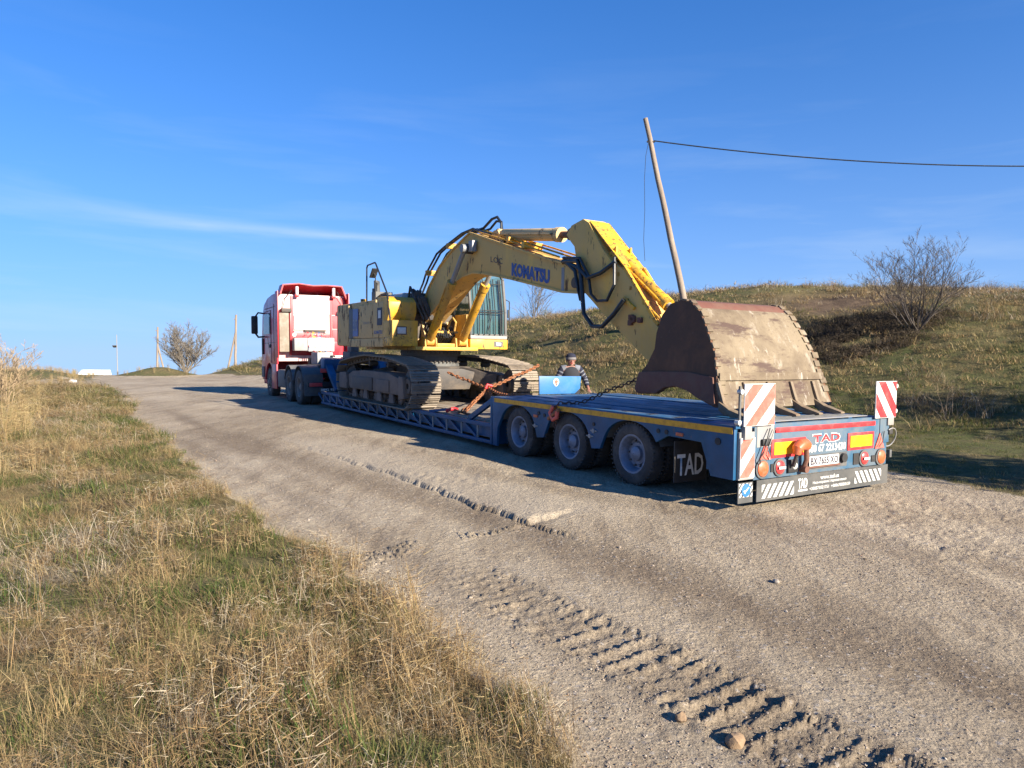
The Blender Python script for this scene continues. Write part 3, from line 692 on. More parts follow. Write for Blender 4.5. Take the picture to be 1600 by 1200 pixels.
MB().box(.05, .29, -.03, .0, .34, .86).build('corner_post', 'grey', LL)
MB().box(.09, .20, -.07, .0, .78, .93).build('board_bracket', 'grey', LL, bevel=.006)
MB().box(2.80, 2.93, -.05, .0, .82, .93).build('board_bracket', 'grey', LL, bevel=.006)
for (x, z) in ((.05, 1.30), (.02, .97), (2.965, 1.32), (2.965, 1.0)): MB().cyl((x, -.055, z), (x, .0, z), .028, 10).build('marker_lamp', 'clear_lens', LL)
for x, sg in ((.04, 1), (2.97, -1)): MB().box(x-.012, x+.012, -.04, -.02, .93, 1.36).build('board_bracket', 'grey_dark', LL)
# lamps: recess, lens
def lamp(x, z, r, m, bar=None, depth=.035):
    e = MB(); e.rings((x, -.028, z), 'y', [(r+.022, .0), (r+.022, -.010), (r, -.012), (r, .0)], 24)
    o = e.build('lamp_ring', 'grey_dark', LL)
    MB().rings((x, -.03, z), 'y', [(r, .0), (r*.96, -.018), (r*.7, -.030), (r*.3, -.036), (.002, -.038)], 24).build('lamp_lens', m, o)
    if bar: MB().box(x-r*.72, x+r*.72, -.077, -.070, z-r*.18, z+r*.18).build('lens_bar', bar, o)
    return o
lamp(.43, .44, .088, 'orange_lens'); lamp(.72, .435, .078, 'red_lens', 'white_mark')
MB().box(.86, 1.03, -.05, -.021, .36, .51).build('lamp_housing', 'black', LL, bevel=.01)
lamp(.975, .435, .045, 'clear_lens')
MB().box(.58, .68, -.03, -.021, .39, .48).build('lamp_recess', 'black', LL)
lamp(2.33, .43, .080, 'red_lens', 'white_mark'); lamp(2.69, .42, .086, 'orange_lens')
MB().box(2.12, 2.23, -.03, -.021, .36, .50).build('lamp_recess', 'black', LL); MB().box(2.50, 2.60, -.03, -.021, .37, .45).build('lamp_recess', 'black', LL)
def refl(x0, x1, z0, z1):
    b = MB().box(x0, x1, -.032, -.021, z0, z1).build('reflector_plate', 'red_mark', LL, bevel=.003)
    MB().box(x0+.045, x1-.045, -.038, -.0335, z0+.035, z1-.035).build('yellow_reflector', 'yellow_mark', b)
refl(.575, 1.18, .545, .755); refl(1.99, 2.53, .545, .755)
for x, zz in ((.475, .63), (2.66, .63)):
    MB().prism([(x-.10, zz-.095), (x+.10, zz-.095), (x, zz+.10)], 'y', -.034, -.022).build('triangle_reflector', 'salmon', LL)
# socket, wires and loop
MB().box(.40, .55, -.06, -.021, .70, .77).build('lamp_socket', 'black', LL, bevel=.012)
wr = MB(); wr.tube([(.52, -.05, .89), (.46, -.07, .80), (.40, -.08, .66), (.34, -.07, .56), (.36, -.06, .50)], .007, 6); wr.tube([(.60, -.05, .88), (.50, -.07, .72), (.44, -.07, .60), (.50, -.06, .54), (.54, -.05, .60), (.50, -.05, .70)], .006, 6)
wr.tube([(2.72, -.05, .75), (2.66, -.07, .62), (2.60, -.06, .56)], .006, 6); wr.each('cable', 'hose', LL)
lo = MB(); lo.tube([(2.9+.13*math.sin(a), -.02-.03*math.cos(a), .66+.12*math.cos(a)) for a in np.linspace(-.6, 4.8, 24)], .007, 6); lo.build('cable_loop', 'grey', LL)
MB().box(2.84, 2.92, -.05, .02, .70, .78).build('lamp_socket', 'black', LL, bevel=.01); MB().box(2.88, 2.93, -.04, -.0, .40, .50).build('shackle', 'grey_dark', LL, bevel=.01)
# rotating beacon on its bent stem
bc = MB(); bc.cyl((1.08, -.10, .66), (1.02, -.12, .70), .05, 16); b = bc.build('beacon_base', 'grey', LL)
bc = MB(); bc.tube([(1.10, -.10, .665), (1.05, -.11, .685), (.96, -.12, .685), (.90, -.125, .65), (.895, -.125, .58)], .07, 16, rad=[.060, .070, .066, .060, .045]); bc.build('rotating_beacon', 'orange_lens', LL)
bc = MB(); bc.tube([(1.11, -.09, .62), (1.12, -.09, .50), (1.11, -.06, .40)], .028, 10); bc.cyl((1.11, -.02, .39), (1.11, -.11, .39), .04, 12); bc.build('beacon_stem', 'rust_top', LL)
bc = MB(); bc.cyl((.895, -.125, .58), (.90, -.08, .44), .022, 8); bc.build('beacon_stem', 'steel_dark', LL)
# tail lettering and number plate
text('TAD', 'tail_lettering', 'white_mark', LL, 1.305, 1.85, .668, .778, lambda u, v, w: (u, -.0235, v), bold=.045)
text('TAD', 'tail_lettering', 'red_mark', LL, 1.32, 1.835, .678, .768, lambda u, v, w: (u, -.0255, v), bold=.02)
text('+380 67 2213430', 'phone_lettering', 'white_mark', LL, 1.16, 1.96, .562, .655, lambda u, v, w: (u, -.0235, v), bold=.03)
MB().box(1.20, 1.99, -.024, -.0205, .36, .535).build('plate_recess', 'grey_dark', LL)
np_ = MB().box(1.24, 1.80, -.045, -.035, .405, .52).build('number_plate', 'white_mark', LL, bevel=.004)
text('BX 7655 XO', 'plate_lettering', 'ink', np_, 1.262, 1.782, .418, .508, lambda u, v, w: (u, -.047, v), bold=.03)
MB().box(1.22, 1.82, -.05, -.03, .385, .404).build('plate_holder', 'rust_top', LL)
MB().cyl((1.90, -.06, .465), (1.90, -.02, .465), .055, 16).build('air_coupling', 'black', LL)
# lower rubber flap
fl = MB().prism([(.35, .075), (2.86, .075), (2.86, .315), (.35, .315)], 'y', -.03, -.018).build('tail_flap', 'flap', LL)
text_pl = lambda u, v, w: (u, -.033, v)
stripes(MB(), .43, .985, .105, .26, -.034, 1.5, .098, .55).build('white_stripe', 'white_mark', fl, off=(0, 0, 0))
stripes(MB(), 2.15, 2.71, .125, .275, -.034, -1.5, .098, .55).build('white_stripe', 'white_mark', fl, off=(0, 0, 0))
text('TAD', 'flap_logo', 'white_mark', fl, 1.06, 1.23, .16, .275, text_pl, bold=.03); MB().box(1.06, 1.23, -.034, -.031, .125, .145).build('flap_logo', 'white_mark', fl)
text('www.tad.ua', 'flap_lettering', 'white_mark', fl, 1.47, 1.83, .235, .285, text_pl, bold=.012)
text('Низькорамні перевезення', 'flap_lettering', 'white_mark', fl, 1.33, 1.98, .18, .222, text_pl, bold=.012)
text('+380573521751  +380678080159', 'flap_lettering', 'white_mark', fl, 1.27, 2.06, .12, .158, text_pl, bold=.015)
f2 = MB().box(.05, .285, -.03, -.02, .085, .31).build('tail_flap', 'flap', LL)
stripes(MB(), .06, .275, .15, .30, -.034, 1.3, .06, .5).build('white_stripe', 'white_mark', f2, off=(0, 0, 0))
MB().cyl((.17, -.034, .225), (.17, -.039, .225), .072, 24).build('blue_disc', 'blue_bright', f2)
MB().prism([(.125, .215), (.15, .185), (.155, .20), (.215, .25), (.205, .262), (.145, .215), (.135, .232)], 'y', -.042, -.040).build('arrow_mark', 'white_mark', f2)
MB().box(.04, 2.8, .35, .42, .40, .50).build('underrun_bar', 'blue', LL)
# ------------------------------------------------------------------ excavator (front of the machine points to the trailer's tail)
EX = thing('excavator', 'dusty yellow crawler excavator on the blue trailer, arm folded over the rear deck', 'excavator', F, (1.37, 10.65, .46))
# ---- crawler tracks: path in (along, up)
cy0, cy1 = 8.66, 12.66; zc = .93; rt = .415
top = [(12.66, zc+rt), (12.2, 1.40), (11.6, 1.46), (11.0, 1.50), (10.4, 1.48), (9.8, 1.47), (9.2, 1.41), (8.66, zc+rt+.0)]
path = []
path += [(cy0-rt*math.sin(a), zc+rt*math.cos(a)) for a in np.linspace(0, math.pi, 13)]
path += [(x, zc-rt) for x in np.linspace(cy0, cy1, 18)[1:-1]]
path += [(cy1+rt*math.sin(a), zc-rt*math.cos(a)) for a in np.linspace(0, math.pi, 13)]
path += top[1:-1]
P = np.array(path+[path[0]]); dl = np.hypot(*np.diff(P, axis=0).T); cum = np.concatenate([[0], np.cumsum(dl)])
NS = 48
def on_path(q):
    q = q % cum[-1]; return np.interp(q, cum, P[:, 0]), np.interp(q, cum, P[:, 1])
def track(x0, x1):
    e = bpy.data.objects.new('crawler_track', None); S.collection.objects.link(e); e.parent = EX; e['_off'] = EX['_off']
    pitch = cum[-1]/NS
    sh = MB(); h = pitch*.49
    sh.box(-.335, .335, -h, h, .055, .068)
    for o in (-.062, -.01, .05): sh.box(-.335, .335, o, o+.012, .068, .095)
    for o in (-.16, .16):
        for q in (-.035, .03): sh.cyl((o-.03, q, .068), (o-.03, q, .080), .012, 6); sh.cyl((o+.03, q, .068), (o+.03, q, .080), .012, 6)
    me = None
    lk = MB(); lk.box(-.11, -.06, -h, h, -.055, .052); lk.box(.06, .11, -h, h, -.055, .052); lk.cyl((-.13, -h*.8, 0), (.13, -h*.8, 0), .028, 8)
    lme = None
    off = EX['_off']
    for k in range(NS):
        a = on_path((k)*pitch-.01); b = on_path((k)*pitch+.01); c = on_path(k*pitch)
        t_ = Vector((0, b[0]-a[0], b[1]-a[1])).normalized(); n_ = Vector((0, t_.z, -t_.y))
        cen = Vector((0, c[0]-10.66, c[1]-zc)); 
        if n_.dot(cen) < 0: n_ = -n_
        mt = Matrix(((1, 0, 0, (x0+x1)/2-off[0]), (0, t_.y, n_.y, c[0]-off[1]), (0, t_.z, n_.z, c[1]-off[2]), (0, 0, 0, 1)))
        if me is None:
            o = sh.build('track_shoe', 'steel_track', e, off=(0, 0, 0)); me = o.data
            l = lk.build('track_link', 'steel_dark', e, off=(0, 0, 0)); lme = l.data
        else:
            o = bpy.data.objects.new('track_shoe', me); S.collection.objects.link(o); o.parent = e
            l = bpy.data.objects.new('track_link', lme); S.collection.objects.link(l); l.parent = e
        o.matrix_local = mt; l.matrix_local = mt
    xm = (x0+x1)/2
    # frame, idler, sprocket, rollers
    fr = MB(); fr.prism([(9.0, .72), (12.2, .72), (12.3, .80), (12.35, 1.06), (12.0, 1.16), (11.2, 1.20), (9.6, 1.18), (9.02, 1.08)], 'x', xm-.27, xm+.20)
    fr.prism([(12.4, .70), (12.95, .70), (13.0, .9), (12.95, 1.10), (12.45, 1.12), (12.36, .9)], 'x', xm-.31, xm-.12)
    fr.prism([(8.72, .66), (9.02, .62), (9.02, 1.13), (8.8, 1.12)], 'x', xm-.28, xm-.1)
    fr.build('track_frame', 'track_frame', EX, bevel=.015)
    MB().box(xm-.292, xm-.275, 9.55, 10.35, .76, 1.02).build('access_plate', 'track_frame', EX, bevel=.006)
    MB().box(xm-.292, xm-.275, 10.6, 12.0, .74, 1.04).build('access_plate', 'steel_dark', EX, bevel=.006)
    MB().rings((xm-.14, cy0, zc), 'x', [(.06, -.08), (.16, -.08), (.2, -.02), (.33, 0), (.36, .0), (.36, .28), (.33, .28), (.2, .3), (.06, .3)], 28).build('idler_wheel', 'steel_dark', EX)
    sp_ = MB()
    for k in range(21):
        a = 2*math.pi*k/21; c = Vector((xm-.03, cy1+math.cos(a)*.36, zc+math.sin(a)*.36)); q = Vector((0, math.cos(a), math.sin(a)))
        sp_.obox(c-q*.03, c+q*.03, .08, .045, up=(0, -math.sin(a), math.cos(a)))
    sp_.rings((xm-.14, cy1, zc), 'x', [(.03, -.05), (.2, -.05), (.26, .0), (.345, .08), (.345, .2), (.26, .28)], 28); sp_.build('drive_sprocket', 'steel_dark', EX)
    for k in range(7):
        s_ = 9.2+k*.5; MB().rings((xm-.16, s_, .60), 'x', [(.02, -.02), (.06, -.02), (.11, .01), (.11, .08), (.08, .09), (.08, .23), (.11, .24), (.11, .31), (.06, .34), (.02, .34)], 18).build('track_roller', 'track_frame', EX)
    for s_ in (10.1, 11.3): MB().rings((xm-.10, s_, 1.36), 'x', [(.02, -.02), (.07, 0), (.07, .2), (.02, .22)], 14).build('carrier_roller', 'steel_dark', EX)
    g_ = MB(); 
    for s_ in (9.35, 10.1, 11.0, 11.8): g_.prism([(s_, .52), (s_+.32, .52), (s_+.26, .73), (s_+.06, .73)], 'x', xm-.25, xm-.21)
    g_.each("roller_guard", "track_frame", EX)
track(-.20, .46); track(2.27, 2.93)
# ---- car body
cbm = MB()
cbm.prism([(9.55, 1.02), (9.8, 1.32), (11.5, 1.32), (11.8, 1.0), (11.6, .82), (9.75, .80)], 'x', .72, 2.02)
cbm.build('car_body', 'steel_dark', EX, bevel=.02)
for (a, b) in (((.85, 9.9, 1.15), (.3, 9.1, .98)), ((1.9, 9.9, 1.15), (2.45, 9.1, .98)), ((.85, 11.4, 1.15), (.3, 12.1, .98)), ((1.9, 11.4, 1.15), (2.45, 12.1, .98))):
    MB().obox(a, b, .5, .32).build('leg_beam', 'steel_dark', EX, bevel=.02)
MB().prism([(.95, .80), (1.8, .80), (1.95, 1.2), (1.6, 1.28), (.95, 1.28), (.6, 1.18)], 'y', 9.42, 9.56).build('front_plate', 'steel_dark', EX, bevel=.01)
MB().rings((1.37, 10.65, 1.30), 'z', [(.60, 0), (.70, 0), (.70, .12), (.66, .13), (.66, .26), (.73, .27), (.73, .40), (.6, .42)], 48).build('swing_bearing', 'grey_dark', EX)
bl = MB()
for k in range(44):
    a = 2*math.pi*k/44
    for z_ in (1.40, 1.62): c = Vector((1.37+.715*math.cos(a), 10.65+.715*math.sin(a), z_)); bl.cyl(c, c+Vector((0, 0, .05)), .022, 6)
bl.build('bearing_bolts', 'steel_dark', EX)
# ---- upper structure
YS = 9.50
dk = MB(); dk.box(.42, 2.0, YS-.12, 12.6, 1.70, 1.78); dk.build('revolving_frame', 'yellow', EX, bevel=.01)
fr = MB(); fr.box(.45, .55, YS-.12, YS+.1, 1.775, 1.80); 
# right-hand (near) body: tank and tool box in front, pump and engine doors, counterweight
MB().prism([(-.10, 1.79), (.52, 1.79), (.52, 2.36), (-.10, 2.36)], 'y', YS, 10.05).build('fuel_tank', 'yellow', EX, bevel=.02)
MB().prism([(-.11, 1.78), (.50, 1.78), (.50, 1.99), (-.11, 1.99)], 'y', YS-.02, 10.06).build('tank_skirt', 'yellow_scuffed', EX, bevel=.015)
tk = MB(); tk.prism([(9.86, 2.3), (9.72, 2.55), (9.74, 2.78), (9.90, 2.90), (10.5, 2.92), (10.5, 2.3)], 'x', -.09, .58)
tk.build('tool_box', 'yellow', EX, bevel=.03)
MB().box(-.095, .60, 10.06, 10.72, 1.97, 2.80).build('side_door', 'yellow_dusty', EX, bevel=.015)
MB().box(-.10, .60, 10.735, 11.55, 1.97, 2.76).build('side_door', 'yellow_dusty', EX, bevel=.015)
MB().box(-.095, .60, 11.565, 12.12, 1.97, 2.76).build('side_door', 'yellow_dusty', EX, bevel=.015)
MB().box(-.085, .60, 12.13, 12.48, 1.97, 2.72).build('radiator_grille', 'grey_dark', EX, bevel=.01)
MB().box(-.09, 2.8, 10.06, 12.48, 1.76, 1.965).build('body_skirt', 'yellow_dusty', EX, bevel=.02)
MB().box(-.115, -.10, 11.72, 12.10, 2.02, 2.70).build('decal_panel', 'logo_blue', EX)
text('300', 'model_decal', 'grey', EX, 12.08, 11.74, 2.15, 2.45, lambda u, v, w: (-.118, u, v), bold=.01)
text('KOMATSU', 'door_lettering', 'logo_blue', EX, 10.62, 10.10, 2.06, 2.14, lambda u, v, w: (-.104, u, v), bold=.02)
text('KOMATSU', 'door_lettering', 'grey', EX, 11.35, 10.9, 2.30, 2.36, lambda u, v, w: (-.104, u, v), bold=.0)
MB().box(-.107, -.094, 10.12, 10.42, 2.26, 2.66).build('warning_decal', 'ink', EX); MB().box(-.112, -.108, 10.18, 10.34, 2.42, 2.60).build('warning_decal', 'white_mark', EX)
MB().box(.02, .22, YS-.012, YS-.002, 2.06, 2.20).build('front_lamp', 'clear_lens', EX, bevel=.005); MB().box(-.0, .24, YS-.008, YS, 2.04, 2.22).build('lamp_housing', 'ink', EX)
hg = MB()
for z_ in (2.2, 2.5): hg.box(-.104, -.094, 11.5, 11.53, z_, z_+.1); hg.box(-.104, -.094, 10.74, 10.77, z_, z_+.1)
hg.build('door_handle', 'black', EX)
# counterweight : plan outline rounded at the tail
def arc(cx, cy, r, a0, a1, n): return [(cx+r*math.cos(R(a0+(a1-a0)*k/n)), cy+r*math.sin(R(a0+(a1-a0)*k/n))) for k in range(n+1)]
cw = [(-.10, 12.49), (-.10, 12.75)]+[(1.37+3.0*math.cos(a), 10.65+3.0*math.sin(a)) for a in np.linspace(R(121), R(59), 14)]+[(2.82, 12.75), (2.82, 12.49)]
MB().prism(cw, 'z', 1.78, 2.86).build('counterweight', 'yellow_dusty', EX, bevel=.06)
MB().box(-.02, 2.74, 10.75, 12.9, 2.70, 2.88).build('engine_deck', 'yellow_dusty', EX, bevel=.04)
MB().prism([(.45, 2.86), (2.5, 2.86), (2.38, 3.06), (.60, 3.06)], 'y', 10.5, 12.1).build('engine_hood', 'concrete', EX, bevel=.03)
MB().box(.62, 1.9, 10.1, 10.5, 1.8, 2.55).build('pump_compartment', 'steel_dark', EX, bevel=.02)
# clutter: filter housings, exhaust, mirror, rails
ex = MB(); ex.cyl((.35, 11.7, 2.85), (.35, 11.7, 3.22), .10, 14); ex.cyl((.35, 11.7, 3.2), (.35, 11.72, 3.42), .055, 12); ex.box(.2, .65, 11.35, 11.62, 2.85, 3.12); ex.build('air_cleaner', 'grey_dark', EX, bevel=.01)
MB().cyl((.25, 12.35, 2.86), (.25, 12.35, 2.99), .07, 14).build('filler_cap', 'yellow', EX)
MB().tube([(.3, 11.45, 3.1), (.3, 11.45, 3.28), (.28, 11.4, 3.36)], .05, 10).build('exhaust_pipe', 'grey_dark', EX)
cl_ = MB()
for k in range(14):
    x, y, z = .75+rng.uniform(-.25, .45), 10.2+rng.uniform(-.3, .35), 2.55+rng.uniform(0, .45); q = rng.uniform(.05, .12)
    cl_.box(x-q, x+q, y-q, y+q, z-q, z+q)
for k in range(8):
    x = .5+rng.uniform(0, .7); cl_.tube([(x, 10.4, 2.4), (x+rng.uniform(-.2, .2), 10.1, 3.0+rng.uniform(0, .2)), (x, 9.9, 2.9), (x+.2, 9.8, 2.4)], .03, 8)
cl_.build('valve_block', 'steel_dark', EX, bevel=.01)
hr = MB(); hr.tube([(-.05, 11.27, 2.82), (-.05, 11.27, 3.66), (-.05, 11.22, 3.72), (-.05, 10.72, 3.74), (-.05, 10.66, 3.70), (-.07, 9.86, 2.94), (-.09, 9.62, 2.25), (-.09, 9.60, 2.10), (-.09, 9.68, 2.04)], .020, 8)
hr.tube([(-.05, 10.62, 2.90), (-.05, 10.3, 2.97), (-.05, 9.88, 2.98)], .016, 8); hr.build('handrail', 'hose', EX)
mrb = MB(); mrb.tube([(.05, 10.95, 2.85), (.05, 10.95, 3.45), (.03, 11.0, 3.55)], .013, 6); mrb.build('mirror_arm', 'black', EX)
mm = MB(); mm.obox((.03, 11.10, 3.42), (.03, 10.90, 3.62), .16, .03); mm.build('mirror', 'black', EX, bevel=.01)
# centre: boom foot brackets, deck hoses
for x in (.80, .92, 1.50, 1.62): pass
bk = MB()
for x in (.66, .93, 1.44, 1.72):
    bk.prism([(YS-.08, 1.78), (9.95, 1.78), (9.95, 1.86), (9.62, 2.02), (9.45, 1.98)], 'x', x, x+.035)
bk.build('cylinder_bracket', 'yellow', EX, bevel=.004)
bk = MB()
for x in (.86, 1.52): bk.prism([(9.7, 1.78), (10.9, 1.78), (10.75, 2.5), (10.4, 2.62), (10.15, 2.45)], 'x', x, x+.05)
bk.build('boom_bracket', 'yellow_dusty', EX, bevel=.006)
hz = MB()
for k in range(9):
    x = 1.0+k*.055; hz.tube([(x, 9.85, 1.80), (x+.02, 9.55, 2.02+.03*math.sin(k)), (x+.03, 9.75, 2.25), (x, 10.15, 2.35)], .022, 8)
hz.each("hydraulic_hose", "hose", EX)
for x in (.98, 1.36):
    a = MB(); a.tube([(x, 9.72, 2.16), (x+.01, 9.62, 2.36), (x+.09, 9.62, 2.46), (x+.17, 9.62, 2.36), (x+.18, 9.72, 2.16)], .028, 8); a.box(x-.05, x+.22, 9.60, 9.75, 2.10, 2.15); a.build('hose_guard', 'yellow', EX)
MB().box(.95, 1.40, YS-.10, YS+.1, 1.78, 1.86).build('step_plate', 'yellow', EX, bevel=.01)
MB().box(1.75, 1.80, 9.52, 10.6, 1.78, 2.55).build('cab_side_panel', 'yellow', EX, bevel=.006)
# ---- cab (far side)
CX0, CX1, CY0, CY1, CZ0, CZ1 = 1.84, 2.84, YS-.02, 11.25, 2.00, 3.56
base = MB(); base.box(CX0-.02, CX1, CY0-.05, CY1, 1.74, 1.975); base.build('cab_base', 'yellow', EX, bevel=.02)
MB().box(CX0+.62, CX0+.86, CY0-.056, CY0-.045, 1.80, 1.93).build('lamp_recess', 'grey_dark', EX); MB().box(CX0+.67, CX0+.81, CY0-.066, CY0-.052, 1.83, 1.90).build('front_lamp', 'clear_lens', EX, bevel=.006)
MB().box(CX0+.0, CX1, CY0-.02, CY1, 1.985, 2.06).build('cab_sill', 'grey', EX, bevel=.006)
def slab(nm, m, pts4, th, parent=EX):
    a, b, c, d = [Vector(p) for p in pts4]; n = (b-a).cross(d-a).normalized()*th
    return MB().add([a, b, c, d, a+n, b+n, c+n, d+n], [(3,2,1,0),(4,5,6,7),(0,1,5,4),(1,2,6,5),(2,3,7,6),(3,0,4,7)]).build(nm, m, parent)
# side profile of the cab: front leans back a little near the roof
FP = [(CY0, CZ0+.06), (CY0+.02, 2.62), (CY0+.16, 3.40), (CY0+.30, CZ1)]
pil = MB()
for x in (CX0, CX1-.05):
    for a, b in zip(FP[:-1], FP[1:]): pil.obox((x+.025, a[0]+.02, a[1]), (x+.025, b[0]+.02, b[1]), .055, .06)
    pil.box(x, x+.05, 10.35, 10.42, 2.06, CZ1); pil.box(x, x+.05, CY1-.08, CY1, 2.06, CZ1)
pil.box(CX0, CX1, CY0, CY0+.05, 2.06, 2.10)
pil.build('cab_pillar', 'grey_dark', EX, bevel=.008)
pb = MB()
for x in (CX1-.16, CX1-.10): pb.tube([(x, CY0-.05, 2.1), (x, CY0-.04, 2.65), (x, CY0+.12, 3.42)], .014, 8)
pb.build('cab_seal', 'black', EX)
MB().prism([(CY0+.26, CZ1), (CY1, CZ1), (CY1-.05, CZ1+.09), (CY0+.36, CZ1+.09)], 'x', CX0-.01, CX1+.01).build('cab_roof', 'yellow_dusty', EX, bevel=.03)
gl = MB()
for a, b in zip(FP[:-1], FP[1:]): gl.add([(CX0+.05, a[0]+.03, a[1]), (CX1-.06, a[0]+.03, a[1]), (CX1-.06, b[0]+.03, b[1]), (CX0+.05, b[0]+.03, b[1])], [(0, 1, 2, 3)])
gl.build('windscreen', 'glass', EX, smooth=0)
for x in (CX0+.02, CX1-.03):
    MB().add([(x, CY0+.06, 2.08), (x, 10.35, 2.08), (x, 10.35, 3.5), (x, CY0+.30, 3.5), (x, CY0+.12, 2.7)], [(0, 1, 2, 3, 4)]).build('side_window', 'glass', EX, smooth=0)
    MB().add([(x, 10.42, 2.5), (x, CY1-.08, 2.5), (x, CY1-.08, 3.5), (x, 10.42, 3.5)], [(0, 1, 2, 3)]).build('side_window', 'glass', EX, smooth=0)
    MB().box(x-.01, x+.01, 10.42, CY1-.08, 2.06, 2.5).build('cab_side_panel', 'yellow', EX)
MB().box(CX0+.05, CX1-.05, CY1-.04, CY1-.01, 2.06, 3.5).build('cab_rear_wall', 'grey_dark', EX)
st = MB(); st.box(CX0+.28, CX0+.72, 10.3, 10.75, 2.1, 2.5); st.box(CX0+.30, CX0+.70, 10.7, 10.85, 2.45, 3.15); st.build('operator_seat', 'black', EX, bevel=.04)
for k in range(6):
    x = CX0+.08+k*.145
    MB().tube([(x, CY0-.03, 2.08), (x, CY0-.02, 2.62), (x, CY0+.13, 3.42)], .012, 6).build('guard_bar', 'black', EX)
for z_, y_ in ((2.60, CY0-.035), (2.66, CY0-.03), (3.3, CY0+.10)): MB().tube([(CX0, y_, z_), (CX1-.12, y_, z_)], .011, 6).build('guard_bar', 'black', EX)
MB().tube([(CX0+.45, CY0-.02, 2.10), (CX0+.55, CY0-.03, 2.5), (CX0+.52, CY0-.0, 2.95)], .008, 6).build('wiper', 'black', EX)
mr_ = MB(); mr_.tube([(CX1, CY0+.1, 2.95), (CX1+.06, CY0, 2.9), (CX1+.06, CY0-.02, 2.3)], .012, 6); mr_.box(CX1+.02, CX1+.06, CY0-.02, CY0+.02, 2.5, 2.7); mr_.build('grab_rail', 'black', EX)
ml = MB(); ml.tube([(CX1-.05, 8.9, 3.35), (CX1-.05, 8.9, 3.15)], .01, 6); 
# ---- boom: side plates are a traced outline, thickness across
BX0, BX1 = .97, 1.47
bo = [(10.55, 2.30), (10.38, 2.45), (10.24, 2.78), (9.92, 3.15), (9.36, 3.58), (8.77, 3.86), (8.07, 4.10), (7.89, 4.15), (6.70, 3.80), (4.89, 3.27), (4.56, 3.19), (4.20, 3.02), (3.97, 2.86), (4.02, 2.66), (4.55, 2.71), (6.21, 3.06), (7.26, 3.25), (7.73, 3.31), (8.2, 3.27), (8.48, 3.20), (8.91, 2.99), (9.35, 2.76), (10.0, 2.42), (10.35, 2.20)]
bm_ = MB().prism(bo, 'x', BX0, BX1).build('boom', 'yellow_boom', EX, bevel=.015)
fl_ = MB()
for seg in (bo[1:11], bo[13:23]):
    for a, b in zip(seg[:-1], seg[1:]): fl_.obox((BX0-.012, a[0], a[1]), (BX0-.012, b[0], b[1]), .03, .035)
fl_.build('weld_flange', 'yellow_boom', bm_, off=EX['_off'])
def logo(u, v, w, x=BX0): return (x-w, u, v)
def boomtext(s_, m, u0, u1, v0, v1, sh, bold):
    k = (2.99-3.24)/(4.94-6.20)
    return text(s_, 'boom_lettering', m, bm_, u0, u1, v0, v1, lambda u, v, w: (BX0-.006, u, v+(u-u0)*k), bold=bold, shear=sh)
boomtext('KOMATSU', 'logo_blue', 6.22, 4.95, 3.12, 3.37, 0, .06)
boomtext('LOC', 'ink', 7.02, 6.56, 3.46, 3.57, 0, .0)
MB().box(BX0-.006, BX0-.002, 4.52, 4.60, 2.72, 3.12).build('boom_patch', 'grey', bm_, off=EX['_off'])
# boss where the lift cylinders join
for x, nm in ((BX0-.16, 0), (BX1, 0)):
    MB().cyl((x, 7.80, 3.80), (x+.16, 7.80, 3.80), .105, 20).build('pivot_boss', 'steel_dark', EX)
    MB().box(x+.02, x+.13, 7.55, 7.72, 3.72, 3.95).build('hose_clamp', 'grey', EX, bevel=.02)
def cylinder(x, a, b, rb, rr, split, nm, m='yellow', rod='silver', dx=0):
    a = Vector((x, *a)); b = Vector((x+dx, *b)); c = a+(b-a)*split; d = (b-a).normalized()
    o = MB(); o.tube([a-d*.02, a+d*.10, a+d*.13, c-d*.16, c-d*.15, c-d*.0, c], rb, 20, rad=[rb*.75, rb*.85, rb, rb, rb*1.14, rb*1.14, rb*.9]); 
    o.cyl(a+Vector((-.09, 0, 0)), a+Vector((.09, 0, 0)), rb*1.0, 18)
    q = o.build(nm, m, EX)
    r = MB(); r.cyl(c-d*.05, b, rr, 14); r.cyl(b+Vector((-.08, 0, 0)), b+Vector((.08, 0, 0)), rr*1.7, 16); r.build('cylinder_rod', rod, q, off=EX['_off'])
    p = MB(); sid = Vector((-1, 0, 0)); p.tube([a+d*.2+sid*rb*1.1, c-d*.2+sid*rb*1.15, c-d*.1+sid*rb*1.1], .014, 6); p.build('cylinder_pipe', m, q, off=EX['_off'])
    return q
cylinder(.80, (9.50, 1.90), (7.80, 3.80), .095, .05, .66, 'lift_cylinder', 'yellow', 'grey')
cylinder(1.62, (9.50, 1.90), (7.80, 3.80), .095, .05, .66, 'lift_cylinder', 'yellow', 'grey')
cylinder(1.22, (7.05, 4.02), (4.62, 3.70), .115, .06, .86, 'arm_cylinder', 'yellow_dusty', 'rust_top')
bkt = MB(); bkt.prism([(7.4, 3.98), (7.12, 4.10), (6.98, 4.10), (6.75, 3.80), (7.2, 3.9)], 'x', 1.09, 1.13); bkt.prism([(7.4, 3.98), (7.12, 4.10), (6.98, 4.10), (6.75, 3.80), (7.2, 3.9)], 'x', 1.31, 1.35); bkt.build('arm_cylinder_bracket', 'yellow_dusty', EX)
